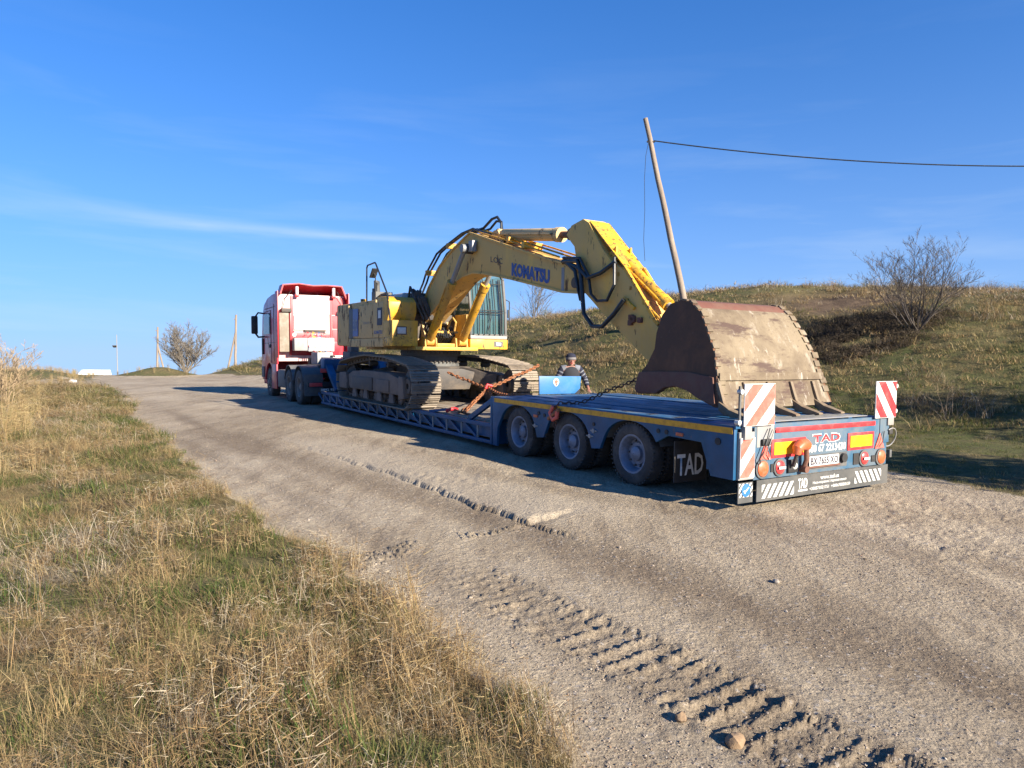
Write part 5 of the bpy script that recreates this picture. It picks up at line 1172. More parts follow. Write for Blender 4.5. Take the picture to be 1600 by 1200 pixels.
# ------------------------------------------------------------------ man behind the deck
def person():
    wb = F @ Vector((2.93, 6.95, 0)); zg = gz(wb.x, wb.y); 
    PF = Matrix.Translation((wb.x, wb.y, zg)) @ Matrix.Rotation(R(178), 4, 'Z')          # local -Y... figure faces the camera: local +Y forward
    PF = Matrix.Translation((wb.x, wb.y, zg)) @ Matrix.Rotation(math.atan2(-(0-wb.x), (0-wb.y))+R(12), 4, 'Z') @ Matrix.Scale(.945, 4)
    e = thing('person', 'man in a dark cap and navy and white striped sleeves standing beyond the deck', 'person', PF)
    J = dict(pel=(0, 0, .93), sp=(0, -.0, 1.12), ch=(0, .02, 1.30), nk=(0, .04, 1.46), h0=(0, .06, 1.53), h1=(0, .07, 1.60), h2=(0, .06, 1.67),
             ls=(-.19, .02, 1.40), le=(-.33, .00, 1.19), lw=(-.37, .16, .99), lh=(-.37, .22, .95), rs=(.19, .02, 1.40), re=(.30, .02, 1.17), rw=(.26, .22, 1.03), rh_=(.24, .28, 1.0),
             lhp=(-.10, 0, .90), lk=(-.12, .04, .50), la=(-.13, -.02, .09), lt=(-.14, .16, .04), rhp=(.10, 0, .90), rk=(.12, .06, .50), ra=(.14, 0, .09), rt=(.15, .18, .04))
    Rr = dict(pel=.15, sp=.135, ch=.155, nk=.06, h0=.075, h1=.095, h2=.085, ls=.075, le=.05, lw=.035, lh=.036, rs=.075, re=.05, rw=.035, rh_=.036, lhp=.095, lk=.065, la=.045, lt=.04, rhp=.095, rk=.065, ra=.045, rt=.04)
    E_ = [('pel', 'sp'), ('sp', 'ch'), ('ch', 'nk'), ('nk', 'h0'), ('h0', 'h1'), ('h1', 'h2'), ('ch', 'ls'), ('ls', 'le'), ('le', 'lw'), ('lw', 'lh'), ('ch', 'rs'), ('rs', 're'), ('re', 'rw'), ('rw', 'rh_'),
          ('pel', 'lhp'), ('lhp', 'lk'), ('lk', 'la'), ('la', 'lt'), ('pel', 'rhp'), ('rhp', 'rk'), ('rk', 'ra'), ('ra', 'rt')]
    def skin(nm, J, Rr, E_, m, root, lv=2):
        ks = list(J); me = bpy.data.meshes.new(nm); me.from_pydata([J[k] for k in ks], [(ks.index(a), ks.index(b)) for a, b in E_], [])
        o = bpy.data.objects.new(nm, me); S.collection.objects.link(o); o.parent = e
        md = o.modifiers.new('s', 'SKIN'); md.use_smooth_shade = True
        for i, k in enumerate(ks): v = me.skin_vertices[0].data[i]; v.radius = (Rr[k], Rr[k]); v.use_root = (k == root)
        o.modifiers.new('d', 'SUBSURF').levels = lv; o.modifiers['d'].render_levels = lv
        me.materials.append(m); return o
    skinm = mat('skin', (.26, .12, .085), .6)
    body = skin('body', J, Rr, E_, skinm, 'pel')
    # fingers: short chains rooted in the palm
    for sx, hd in ((-1, J['lh']), (1, J['rh_'])):
        for k in range(5):
            a = Vector(hd); ang = (-.5+.25*k) if k < 4 else .9*(-sx); ln = (.085, .095, .09, .07, .06)[k]
            d1 = Vector((math.sin(ang)*.8, .8, -.35)).normalized(); 
            p = dict(a=tuple(a), b=tuple(a+d1*ln*.6), c=tuple(a+d1*ln*.9+Vector((0, .01, -.03))))
            skin('finger', p, dict(a=.013, b=.010, c=.008), [('a', 'b'), ('b', 'c')], skinm, 'a', 1)
    # clothes
    navy = mat('navy_cloth', (.012, .014, .03), .9); dark = mat('dark_cloth', (.022, .024, .03), .9, bump=.3, bscale=40)
    v = MB(); c = [(.135, .93), (.165, 1.0), (.16, 1.12), (.175, 1.25), (.175, 1.34), (.145, 1.42), (.085, 1.465), (.07, 1.48)]
    vs, fs = [], []
    for (r_, z_) in c:
        for k in range(20): a = 2*math.pi*k/20; vs.append((r_*1.22*math.cos(a), .015+r_*.86*math.sin(a), z_+(.02 if z_ < 1.4 else 0)*math.cos(2*a)))
    for i in range(len(c)-1):
        for k in range(20): fs.append((i*20+k, i*20+(k+1) % 20, (i+1)*20+(k+1) % 20, (i+1)*20+k))
    v.add(vs, fs); v.build('vest', dark, e)
    for sd in ('l', 'r'):
        A = [Vector(J[sd+'s']), Vector(J[sd+'e']), Vector(J[sd+'w'])]; pts = []; rad = []
        for i, (a, b, ra, rb_) in enumerate(((A[0], A[1], .088, .066), (A[1], A[2], .066, .050))):
            for k in range(9): t = k/9; pts.append(a.lerp(b, t)); rad.append(ra+(rb_-ra)*t)
        pts = [Vector((pts[0].x*.45, pts[0].y, pts[0].z+.02))]+pts; rad = [.085]+rad
        s_ = MB(); n = 12; s_.tube(pts, .06, n, rad=rad, caps=False)
        s_.mi = [((i//n)//1 % 3 == 0)*1 for i in range(len(s_.f))]
        s_.build('striped_sleeve', [navy, mat('pale_cloth', (.15, .16, .185), .9)], e)
    for sd in ('l', 'r'):
        s_ = MB(); s_.tube([J[sd+'hp'], Vector(J[sd+'hp']).lerp(Vector(J[sd+'k']), .5), J[sd+'k'], Vector(J[sd+'k']).lerp(Vector(J[sd+'a']), .5), J[sd+'a']], .1, 14, rad=[.12, .11, .085, .08, .075]); s_.build('trouser_leg', dark, e)
        a = Vector(J[sd+'a']); s_ = MB().box(a.x-.055, a.x+.055, a.y-.09, a.y+.20, .0, .10); s_.build('boot', 'black', e, bevel=.03)
    MB().rings((0, .0, .93), 'z', [(.001, -.05), (.15, -.04), (.17, .0), (.16, .1)], 20).build('trouser_waist', dark, e)
    cap = MB(); cap.rings((0, .055, 1.635), 'z', [(.112, -.02), (.116, .0), (.114, .05), (.095, .095), (.055, .12), (.002, .128)], 20); cap.build('cap', navy, e)
    cap = MB(); cap.rings((0, .055, 1.635), 'z', [(.1165, -.018), (.1195, .0), (.119, .03)], 20); cap.build('cap_band', mat('grey_cloth', (.16, .15, .15), .9), e)
    # face
    f_ = MB(); f_.add([(-.014, .15, 1.60), (.014, .15, 1.60), (0, .178, 1.567), (-.02, .155, 1.560), (.02, .155, 1.560), (0, .15, 1.62)], [(0, 3, 2), (1, 2, 4), (0, 2, 5), (5, 2, 1), (3, 4, 2)]); f_.build('nose', skinm, e)
    for x in (-.034, .034): MB().rings((x, .148, 1.606), 'y', [(.012, 0), (.009, .006), (.001, .008)], 10).build('eye', 'ink', e)
    MB().box(-.028, .028, .146, .156, 1.532, 1.542).build('mouth', 'red_deep', e, bevel=.003)
    for x in (-.096, .096): MB().rings((x, .055, 1.595), 'x', [(.001, -.012), (.022, -.010), (.030, 0), (.022, .01), (.001, .012)], 12).build('ear', skinm, e)
person()
# ------------------------------------------------------------------ poles and wires
def polething(name, label, cat, base, top, r0, r1, m='wood_old', wob=.03, group=None):
    base, top = Vector(base), Vector(top); e = thing(name, label, cat, Matrix.Translation(base), group=group); d = top-base; n = 10; pts = []
    for k in range(n+1): pts.append(d*(k/n)+Vector((rng.uniform(-wob, wob), rng.uniform(-wob, wob), 0))*(0 < k < n))
    pts[0] = d*-.08
    MB().tube(pts, r0, 12, rad=[r0+(r1-r0)*k/n for k in range(n+1)]).build('pole_shaft', m, e); return e
mat('pole_wood', (.30, .245, .19), .9, dirt=(.18, .14, .11), damt=.5, dscale=6, streak=12, bump=.7, bscale=25); M['pole_wood'] = MATS['pole_wood']
bx, by = 6.42, 25.0; bz = gz(bx, by)
tp_ = Vector((4.66, 25.0, 9.88)); dirp = (Vector((6.09, 25., 3.54))-tp_).normalized()
tb_ = tp_+dirp*((tp_.z-bz)/-dirp.z)
P1 = polething('utility_pole', 'tall bare wooden pole leaning left behind the bucket, carrying one wire', 'utility pole', tb_, tp_, .125, .082, 'pole_wood', .012)
at_ = tp_+dirp*.82; o_ = at_-tb_
MB().cyl(o_+Vector((-.12, 0, 0)), o_+Vector((.16, 0, 0)), .035, 8).build('wire_clamp', 'steel_dark', P1)
far = Vector((31.5, 24.0, 9.0))
def wire(name, label, a, b, sag, r, extra=None):
    pts = []
    for k in range(41): t = k/40; p = a.lerp(b, t); p.z -= sag*4*t*(1-t); pts.append(p-a)
    e = MB().tube(pts, r, 6).build(name, 'hose'); e.location = a; tag(e, label, 'wire'); return e
wire('overhead_wire', 'long black wire sagging from the leaning pole to the right', at_+Vector((.1, -.1, 0)), far, .95, .022)
hw_ = [Vector((0, 0, 0)), Vector((-.10, 0, -.5)), Vector((-.14, 0, -1.3)), Vector((-.12, 0, -2.4)), Vector((-.15, 0, -3.4)), Vector((-.10, 0, -4.15))]
e = MB().tube(hw_, .009, 5).build('hanging_wire', 'hose'); e.location = at_+Vector((-.08, -.15, -.02)); tag(e, 'thin loose wire hanging straight down from the leaning pole', 'wire')
pr_ = polething('utility_pole', 'wooden pole beyond the bank at the far right end of the wire', 'utility pole', (31.6, 24.2, 2.5), (31.6, 24.1, 9.4), .13, .10, 'pole_wood')
def on(px, y_img_depth): return (px-800)/1100*y_img_depth
def strutpole(px, topy, basey, pxs, sy, dep, lab):
    x = on(px, dep); zt = 1.725-(topy-550)*dep/1100; zb = gz(x, dep)
    e = polething('utility_pole', lab, 'utility pole', (x, dep, zb), (x+.25, dep, zt), .15, .11, 'pole_wood', .02, group='far poles propped with a strut')
    zs = 1.725-(sy-550)*dep/1100; xs = on(pxs, dep)
    MB().cyl((xs-x, 0, gz(xs, dep)-zb-.2), (.15, 0, zs-zb), .11, 8).build('strut', 'pole_wood', e)
    MB().cyl((.1, -.3, zt-zb-.5), (.1, .3, zt-zb-.5), .05, 6).build('cross_arm', 'pole_wood', e); return e
strutpole(245, 511, 575, 262, 538, 95, 'dark far pole with its strut on the right, left of the bare tree')
strutpole(367, 492, 575, 351, 520, 80, 'pale far pole with its strut on the left, right of the bare tree')
dp = 105; x = on(183.5, dp); zb = gz(x, dp); zt = 1.725-(523-550)*dp/1100
lpst = thing('street_lamp', 'thin lamp post with a small dark lamp head on the crest', 'street lamp', Matrix.Translation((x, dp, zb)))
MB().cyl((0, 0, -.3), (0, 0, zt-zb), .09, 8, .05).build('lamp_post', 'grey', lpst); zl = 1.725-(540-550)*dp/1100-zb
MB().box(-.62, -.02, -.1, .1, zl-.02, zl+.05).build('lamp_arm', 'grey_dark', lpst); MB().prism([(-.62, zl-.02), (-.05, zl-.02), (-.2, zl-.28), (-.42, zl-.30)], 'y', -.2, .2).build('lamp_head', 'black', lpst)
# white van beyond the crest
dp = 88; x = on(148, dp); vz = gz(x, dp); zt = 1.725-(577.5-550)*dp/1100
vn = thing('white_van', 'low white van half hidden behind the crest on the left', 'van', Matrix.Translation((x, dp, zt-2.05)))
MB().prism([(-1.75, .35), (1.55, .35), (1.6, 1.2), (1.45, 2.0), (-1.1, 2.05), (-1.75, 1.35)], 'y', -.95, .95).build('van_body', 'white', vn, bevel=.08)
for a, b in ((-.2, .5), ): MB().box(a, b, -.965, -.955, 1.12, 1.45).build('van_window', 'glass_dark', vn, bevel=.01)
for xx in (-1.1, .95):
    for yy in (-.96, .76): MB().rings((xx, yy, .35), 'y', [(.02, 0), (.2, 0), (.35, .02), (.35, .18), (.2, .2), (.02, .2)], 20).build('wheel', 'tyre', vn)
# ------------------------------------------------------------------ bare trees and bushes (tapered tubes, one mesh per trunk / crown)
def branch_tree(name, label, cat, base, height_, spread, stems, seed, m='bark', levels=3, r0=.05, lean=0, twigs=7, curl=.25, first=.25, group=None, twig_r=.006):
    rg = random.Random(seed); tr = MB(); cr_ = MB(); e = thing(name, label, cat, Matrix.Translation(base), group=group)
    def grow(p, d, ln, r, lv, mb):
        n = 5 if lv < 2 else 4; pts = [p.copy()]; rad = [r]; q = p.copy(); dd = d.copy()
        for k in range(n):
            dd = (dd+Vector((rg.uniform(-1, 1), rg.uniform(-1, 1), rg.uniform(-.5, 1)*.7))*curl*.5).normalized()
            q = q+dd*ln/n; pts.append(q.copy()); rad.append(max(twig_r*.5, r*(1-.75*(k+1)/n)))
        mb.tube(pts, r, 5 if lv == 0 else 4 if lv == 1 else 3, rad=rad, caps=False)
        if lv < levels:
            nb = twigs if lv else twigs+1
            for k in range(nb):
                t = first+(1-first)*(k+rg.random())/nb; i = min(n-1, int(t*n)); a = pts[i].lerp(pts[i+1], t*n-i)
                ax = Vector((rg.uniform(-1, 1), rg.uniform(-1, 1), rg.uniform(-.2, .6))); nd = (dd*.9+ax.normalized()*.85).normalized()
                grow(a, nd, ln*rg.uniform(.34, .6)*(1.1-.45*t), max(twig_r, rad[i]*.5), lv+1, cr_)
    for k in range(stems):
        a = 2*math.pi*(k+rg.random())/stems; s_ = spread*rg.uniform(.35, 1.0)
        d = Vector((math.cos(a)*s_+lean, math.sin(a)*s_*.8, 1)).normalized()
        grow(Vector((rg.uniform(-.1, .1), rg.uniform(-.1, .1), -.05))*(stems > 1), d, height_*rg.uniform(.78, 1.05), r0*rg.uniform(.7, 1.1), 0, tr)
    tr.build('trunk', m, e, smooth=60); c = cr_.build('crown', m, e, smooth=60); return e
M['bark'] = mat('bark', (.085, .070, .058), .9, var=.3)
M['bark_pale'] = mat('pale_bark', (.15, .13, .105), .9, var=.3)
M['bark_straw'] = mat('dry_stem', (.27, .20, .12), .9, var=.25)
bx_, by_, bz_ = place(1432, 517, 12, 40); k_ = by_/1100
branch_tree('bare_bush', 'large leafless bush with many stems spreading over the grassy bank', 'bush', (bx_, by_, bz_-.05), 132*k_, 1.05, 15, 12, 'bark', levels=3, r0=.024, twigs=6, curl=.36, twig_r=.004, first=.25)
dp = 46; tx = on(291, dp)
branch_tree('bare_tree', 'rounded leafless tree on the crest between two poles', 'tree', (tx, dp, gz(tx, dp)-.05), 2.7, 1.15, 11, 8, 'bark_pale', levels=3, r0=.06, twigs=8, curl=.30, twig_r=.008, first=.12)
dp = 62; tx = on(835, dp)
branch_tree('bare_tree', 'slender pale leafless poplar behind the bank under the boom', 'tree', (tx, dp, 2.4), 5.6, .08, 3, 21, 'bark_pale', levels=2, r0=.06, twigs=12, curl=.12, twig_r=.013, first=.1)
wx, wy, wz = place(1481, 655, 8, 40)
branch_tree('dry_weed', 'small pale dry weed standing in the green grass right of the trailer', 'weed', (wx, wy, wz), 1.0, .3, 3, 31, 'bark_straw', levels=2, r0=.010, twigs=3, curl=.3, twig_r=.003)
for k, (px, d_, h_, s_, lab) in enumerate([(2, 19, 2.6, .8, 'tall pale dry shrub at the far left edge of the verge'), (-55, 16, 2.5, .8, 'pale dry shrub just outside the left edge of the verge')]):
    x = on(px, d_); branch_tree('dry_shrub', lab, 'shrub', (x, d_, gz(x, d_)-.05), h_*.62, s_, 12, 41+k, 'bark_straw', levels=3, r0=.018, twigs=5, curl=.45, twig_r=.006)
# two unseen leafy trees added at right only to shade the green ground
lf = mat('leaf', (.05, .075, .02), .8, var=.4)
def leafy(x, y, h_, r_, seed, lab):
    rg = np.random.default_rng(seed); z = gz(x, y); e = thing('shadow_caster_tree', lab, 'tree', Matrix.Translation((x, y, z)))
    MB().tube([(0, 0, -.2), (.05, 0, h_*.3), (0, .08, h_*.75)], .1, 8, rad=[.16, .12, .04]).build('trunk', 'bark', e)
    mb = MB(); mb.log = []
    cs = rg.normal(0, 1, (26, 3)); cs = cs/np.linalg.norm(cs, axis=1)[:, None]*rg.uniform(.3, 1, (26, 1))*[r_, r_, h_*.33]+[0, 0, h_*.62]
    V, Fc = [], []
    for c in cs:
        for k in range(150):
            p = c+rg.normal(0, .30, 3); a = rg.normal(0, 1, 3); a /= np.linalg.norm(a); b = np.cross(a, rg.normal(0, 1, 3)); b /= np.linalg.norm(b); o = len(V)
            V += [p, p+a*.10+b*.04, p+a*.16, p+a*.10-b*.04]; Fc.append((o, o+1, o+2, o+3))
    mb.add(V, Fc); mb.build('crown', lf, e, smooth=0)
leafy(12.6, 5.2, 5.2, 1.5, 3, 'unseen leafy tree added for its shadow, just beyond the right edge of the picture, nearer the road')
leafy(17.2, 8.8, 5.6, 1.6, 4, 'unseen leafy tree added for its shadow, beyond the right edge of the picture, further up the bank')
# ------------------------------------------------------------------ stones
def stone(name, lab, x, y, r, m, seed, flat=.7, group=None):
    rg = np.random.default_rng(seed); bm = bmesh.new(); bmesh.ops.create_icosphere(bm, subdivisions=2, radius=1)
    for v in bm.verts:
        n = 1+.22*float(fbm(np.array([v.co.x*1.3+seed]), np.array([v.co.y*1.3+v.co.z*2]), 3)[0])+rg.uniform(-.06, .06); v.co = Vector((v.co.x*r*1.25, v.co.y*r*.9, v.co.z*r*flat))*(1+(n-1)*2.0)
    me = bpy.data.meshes.new(name); bm.to_mesh(me); bm.free(); me.materials.append(M[m]); me.shade_smooth(); me.set_sharp_from_angle(angle=R(30))
    o = bpy.data.objects.new(name, me); S.collection.objects.link(o); o.location = (x, y, gz(x, y)+r*flat*.45); o.rotation_euler = (0, 0, rg.uniform(0, 6)); tag(o, lab, 'stone', group)
M['stone_brown'] = mat('brown_stone', (.27, .18, .10), .9, dirt=(.17, .12, .08), damt=.4, dscale=12, bump=.8, bscale=40)
M['stone_grey'] = mat('grey_stone', (.33, .29, .24), .9, dirt=(.22, .18, .14), damt=.4, dscale=12, bump=.8, bscale=40)
stone('stone', 'brown stone beside the tread print at the bottom of the road', .985, 3.02, .045, 'stone_brown', 3, .8)
stone('stone', 'smaller tan stone left of the tread print, above the brown one', .79, 3.22, .028, 'stone_brown', 4)
stone('stone', 'grey stone on the bare road right of the tread print', 1.98, 5.2, .026, 'stone_grey', 5)
stone('stone', 'pale block of rubble in the dry grass at the left edge', -4.0, 5.42, .085, 'mud', 6, .6)
stone('stone', 'white lump beside the side track on the far left', on(110, 36), 36.2, .16, 'white', 7)
# ------------------------------------------------------------------ gravel and crumbs scattered on the road, grasses: instanced
def collection(name): return bpy.data.collections.new(name)
def instancer(name, pts, rot, scl, idx, tone, coll, label, mat_):
    me = bpy.data.meshes.new(name); me.vertices.add(len(pts)); me.vertices.foreach_set('co', np.asarray(pts, np.float32).ravel())
    def at(k, tp, v, f='value'):
        a = me.attributes.new(k, tp, 'POINT'); a.data.foreach_set(f, np.asarray(v).ravel())
    at('rot', 'FLOAT_VECTOR', np.asarray(rot, np.float32), 'vector'); at('scl', 'FLOAT_VECTOR', np.asarray(scl, np.float32), 'vector'); at('idx', 'INT', np.asarray(idx, np.int32)); at('tone', 'FLOAT', np.asarray(tone, np.float32))
    me.materials.append(mat_)
    o = bpy.data.objects.new(name, me); S.collection.objects.link(o)
    g = bpy.data.node_groups.new(name, 'GeometryNodeTree'); g.interface.new_socket('Geometry', in_out='INPUT', socket_type='NodeSocketGeometry'); g.interface.new_socket('Geometry', in_out='OUTPUT', socket_type='NodeSocketGeometry')
    gi = g.nodes.new('NodeGroupInput'); go = g.nodes.new('NodeGroupOutput'); ip = g.nodes.new('GeometryNodeInstanceOnPoints'); ci = g.nodes.new('GeometryNodeCollectionInfo')
    ci.inputs['Collection'].default_value = coll; ci.inputs['Separate Children'].default_value = True; ci.inputs['Reset Children'].default_value = True
    ip.inputs['Pick Instance'].default_value = True
    def na(k, tp):
        n = g.nodes.new('GeometryNodeInputNamedAttribute'); n.data_type = tp; n.inputs['Name'].default_value = k; return n.outputs['Attribute']
    L_ = g.links; L_.new(gi.outputs[0], ip.inputs['Points']); L_.new(ci.outputs[0], ip.inputs['Instance']); L_.new(na('idx', 'INT'), ip.inputs['Instance Index'])
    L_.new(na('rot', 'FLOAT_VECTOR'), ip.inputs['Rotation']); L_.new(na('scl', 'FLOAT_VECTOR'), ip.inputs['Scale']); L_.new(ip.outputs[0], go.inputs[0])
    md = o.modifiers.new('scatter', 'NODES'); md.node_group = g
    tag(o, label, None, None, 'stuff'); return o
def plantmat(name, ramp, rough=.8, trans=.25):
    m = bpy.data.materials.new(name); m.use_nodes = True; t = m.node_tree; L = t.links; b = t.nodes['Principled BSDF']
    at = t.nodes.new('ShaderNodeAttribute'); at.attribute_type = 'INSTANCER'; at.attribute_name = 'tone'
    bl = t.nodes.new('ShaderNodeAttribute'); bl.attribute_name = 'rnd'
    ma = t.nodes.new('ShaderNodeMath'); ma.operation = 'MULTIPLY_ADD'; L.new(bl.outputs['Fac'], ma.inputs[0]); ma.inputs[1].default_value = .36; L.new(at.outputs['Fac'], ma.inputs[2])
    sb_ = t.nodes.new('ShaderNodeMath'); sb_.operation = 'SUBTRACT'; L.new(ma.outputs[0], sb_.inputs[0]); sb_.inputs[1].default_value = .18
    cr = t.nodes.new('ShaderNodeValToRGB'); L.new(sb_.outputs[0], cr.inputs[0]); el = cr.color_ramp.elements
    while len(el) < len(ramp): el.new(.5)
    for e_, (p, c) in zip(el, ramp): e_.position = p; e_.color = (*c, 1)
    L.new(cr.outputs[0], b.inputs['Base Color']); b.inputs['Roughness'].default_value = rough; b.inputs['Specular IOR Level'].default_value = .25
    tr = t.nodes.new('ShaderNodeBsdfTranslucent'); L.new(cr.outputs[0], tr.inputs[0]); mx = t.nodes.new('ShaderNodeMixShader'); mx.inputs[0].default_value = trans
    L.new(b.outputs[0], mx.inputs[1]); L.new(tr.outputs[0], mx.inputs[2]); L.new(mx.outputs[0], t.nodes['Material Output'].inputs[0]); return m
#          green ... olive ... straw ... brown ... pale
G_RAMP = [(0, (.04, .075, .014)), (.22, (.085, .105, .028)), (.40, (.20, .160, .062)), (.58, (.42, .33, .17)), (.70, (.31, .205, .095)), (.86, (.10, .062, .036)), (1, (.50, .43, .31))]
gm_ = plantmat('grass_blades', G_RAMP)
def clump(nm, n, hmin, hmax, rad, bend, width, seed, coll, m=gm_, segs=3, twig=False, lay=0, low=None):
    rg = np.random.default_rng(seed); V = []; Fc = []; Rn = []
    for i in range(n):
        a = rg.uniform(0, 2*math.pi); r = rad*math.sqrt(rg.random()); p = np.array([r*math.cos(a), r*math.sin(a), -.01]); h = rg.uniform(hmin, hmax)
        if lay: az_ = lay+rg.normal(0, .55)
        else: az_ = rg.uniform(0, 2*math.pi)
        d = np.array([math.cos(az_), math.sin(az_), 0.]); sd = np.array([-math.sin(az_), math.cos(az_), 0.])*width*rg.uniform(.6, 1.3)
        b_ = bend*rg.uniform(.3, 1.3); rr = rg.random(); el_ = (math.pi/2-rg.uniform(0, .5)*bend) if low is None else rg.uniform(low, low+.75); b_ = b_ if low is None else b_*.35; o = len(V); step = h/segs; q = p.copy()
        for k in range(segs+1):
            w_ = sd*(1-k/segs)**.7
            if k == segs: V.append(q.copy())
            else: V += [q-w_/2, q+w_/2]
            q = q+step*(d*math.cos(el_)+np.array([0, 0, math.sin(el_)])); el_ -= b_*1.25/segs
            if q[2] < .012: q[2] = .012+rg.uniform(0, .01)
        for k in range(segs-1): Fc.append((o+2*k, o+2*k+1, o+2*k+3, o+2*k+2))
        Fc.append((o+2*segs-2, o+2*segs-1, o+2*segs)); Rn += [rr]*(2*segs+1)
        if twig and rg.random() < .7:                    # side twigs with seed bits
            for j in range(4):
                t = rg.uniform(.35, 1); base_ = V[o]+(V[-1]-V[o])*t; dv = np.array([rg.uniform(-1, 1), rg.uniform(-1, 1), rg.uniform(.1, .8)])*h*.22; o2 = len(V)
                V += [base_, base_+np.array([0, 0, width*1.2]), base_+dv]; Fc.append((o2, o2+1, o2+2)); Rn += [rr]*3
    me = bpy.data.meshes.new(nm); me.from_pydata([tuple(v) for v in V], [], Fc); a_ = me.attributes.new('rnd', 'FLOAT', 'POINT'); a_.data.foreach_set('value', np.array(Rn[:len(V)], np.float32)); me.materials.append(m)
    ob = bpy.data.objects.new(nm, me); coll.objects.link(ob)
gc = collection('grass_kinds')
# names sort alphabetically -> index
clump('a_mat', 95, .12, .30, .20, 1.9, .0030, 1, gc, low=.0)                 # 0 matted straw
clump('b_mat', 95, .18, .42, .22, 2.3, .0028, 2, gc, lay=2.2, low=.05)         # 1 laid-over straw
clump('c_mat', 95, .16, .40, .22, 2.2, .0028, 3, gc, lay=3.6, low=.1)         # 2
clump('d_tuft', 60, .10, .30, .10, .9, .0030, 4, gc)                 # 3 upright dry tuft
clump('e_green', 90, .05, .14, .13, .7, .0045, 5, gc)                 # 4 short green
clump('f_green', 80, .05, .14, .12, 1.3, .0045, 6, gc)                 # 5 longer green
clump('g_weed', 70, .10, .30, .14, .7, .0024, 7, gc, twig=True)      # 6 branching brown weed
clump('h_weed', 70, .08, .26, .18, 1.1, .0024, 8, gc, twig=True)       # 7
clump('i_stalk', 7, .45, .95, .10, .28, .0042, 9, gc, twig=True, segs=4)  # 8 tall stalks
clump('j_reed', 26, .5, 1.0, .16, .35, .010, 10, gc, twig=True, segs=3)   # 9 reeds for far places
clump('k_far', 46, .12, .30, .30, .8, .012, 12, gc)                   # 10 coarse far grass
def scatter(n, sample, accept):
    x, y = sample(n); w = accept(x, y); k = rng.random(n) < w; return x[k], y[k]
def area(a0, a1, d0, d1, dens):
    """points over the ground wedge a0..a1, d0..d1 with dens(d) per square metre"""
    dd = np.linspace(d0, d1, 800); w = dd*dens(dd); c = np.concatenate([[0], np.cumsum((w[1:]+w[:-1])/2*np.diff(dd))]); n = int(c[-1]*(a1-a0))
    d = np.interp(rng.random(n)*c[-1], c, dd); return rng.uniform(a0, a1, n)*d, d, n
def persp(n, a0, a1, d0, d1, p=1.0):
    """samples uniform in view angle, denser near"""
    d = np.exp(rng.uniform(math.log(d0), math.log(d1), n)) if p == 1 else d0+(d1-d0)*rng.random(n)**p
    a = rng.uniform(a0, a1, n); return a*d, d
# ---- left verge
x, y, n = area(-1.15, .35, 1.5, 31, lambda d: 115/(1+(d/6.5)**1.35))
g_, l_, r_ = masks(x, y)
k = (l_ > .32) & (rng.random(n) < np.clip(l_*1.5, .25, 1)); x, y = x[k], y[k]
z = height(x, y)
pn = fbm(x*.9, y*.9, 4); pm = fbm(x*.35+30, y*.35, 3); pw = fbm(x*2.2, y*2.2+9, 3); edge = masks(x, y)[1]
kind = np.zeros(len(x), int); u = rng.random(len(x))
vx_ = verge_x(y); dist = vx_-x
green = np.clip(.20+.25*pm+.9*fbm(x*1.8+5, y*1.8, 3), .04, .5)
green = np.clip(green+.22*np.exp(-((y-24)/8)**2)*.8+.16*(dist < 1.2)*(y > 8), 0, .85)
weedy = np.clip(1.1*sst(x, -2.4, -.8)*(1-sst(y, 4.4, 6.6))+.5*sst(pw+pn*.5, .0, .2), 0.06, .8)
kind = np.where(u < green, np.where(rng.random(len(x)) < .6, 4, 5), np.where(rng.random(len(x)) < weedy, np.where(rng.random(len(x)) < .5, 6, 7), rng.choice([0, 1, 2, 3], len(x), p=[.32, .28, .26, .14])))
kind = np.where((rng.random(len(x)) < .012), 8, kind)
tone = np.select([kind == 4, kind == 5, (kind == 6) | (kind == 7), kind == 8], [.08+.14*rng.random(len(x)), .18+.22*rng.random(len(x)),   .66+.24*rng.random(len(x)), .60+.12*rng.random(len(x))], .40+.38*pn+.34*rng.random(len(x)))
pale = sst(pm, .05, .3)*(x < -3); tone = np.where((kind < 4) & (rng.random(len(x)) < pale*.6), .95, tone)
sc = rng.uniform(.65, 1.2, len(x))*np.clip(.35+.7*edge, .4, 1.05)*np.where(kind < 4, .72, 1)*np.where(kind == 8, .8, 1)*np.where((kind == 6) | (kind == 7), .85, 1)
sc = sc*np.where((x < -6.5-.25*y) & (kind < 4), 1.5, 1)
sc = sc*np.where(kind == 8, .75, np.clip(.88+1.5*fbm(x*2.6, y*2.6, 3), .62, 1.3))
tilt = rng.normal(0, .12, (len(x), 2)); rot = np.column_stack([tilt, rng.uniform(0, .9, len(x))+np.where((kind == 1) | (kind == 2), 0, rng.uniform(0, 6.28, len(x)))])
wd = np.where(kind == 8, 1, 1+.075*y); scl = np.column_stack([sc*wd, sc*wd, sc*(1+.012*y)])
instancer('verge_grass', np.column_stack([x, y, z-.005]), rot, scl, kind, tone, gc, 'tangled dry straw and green grass on the verge left of the road', gm_)
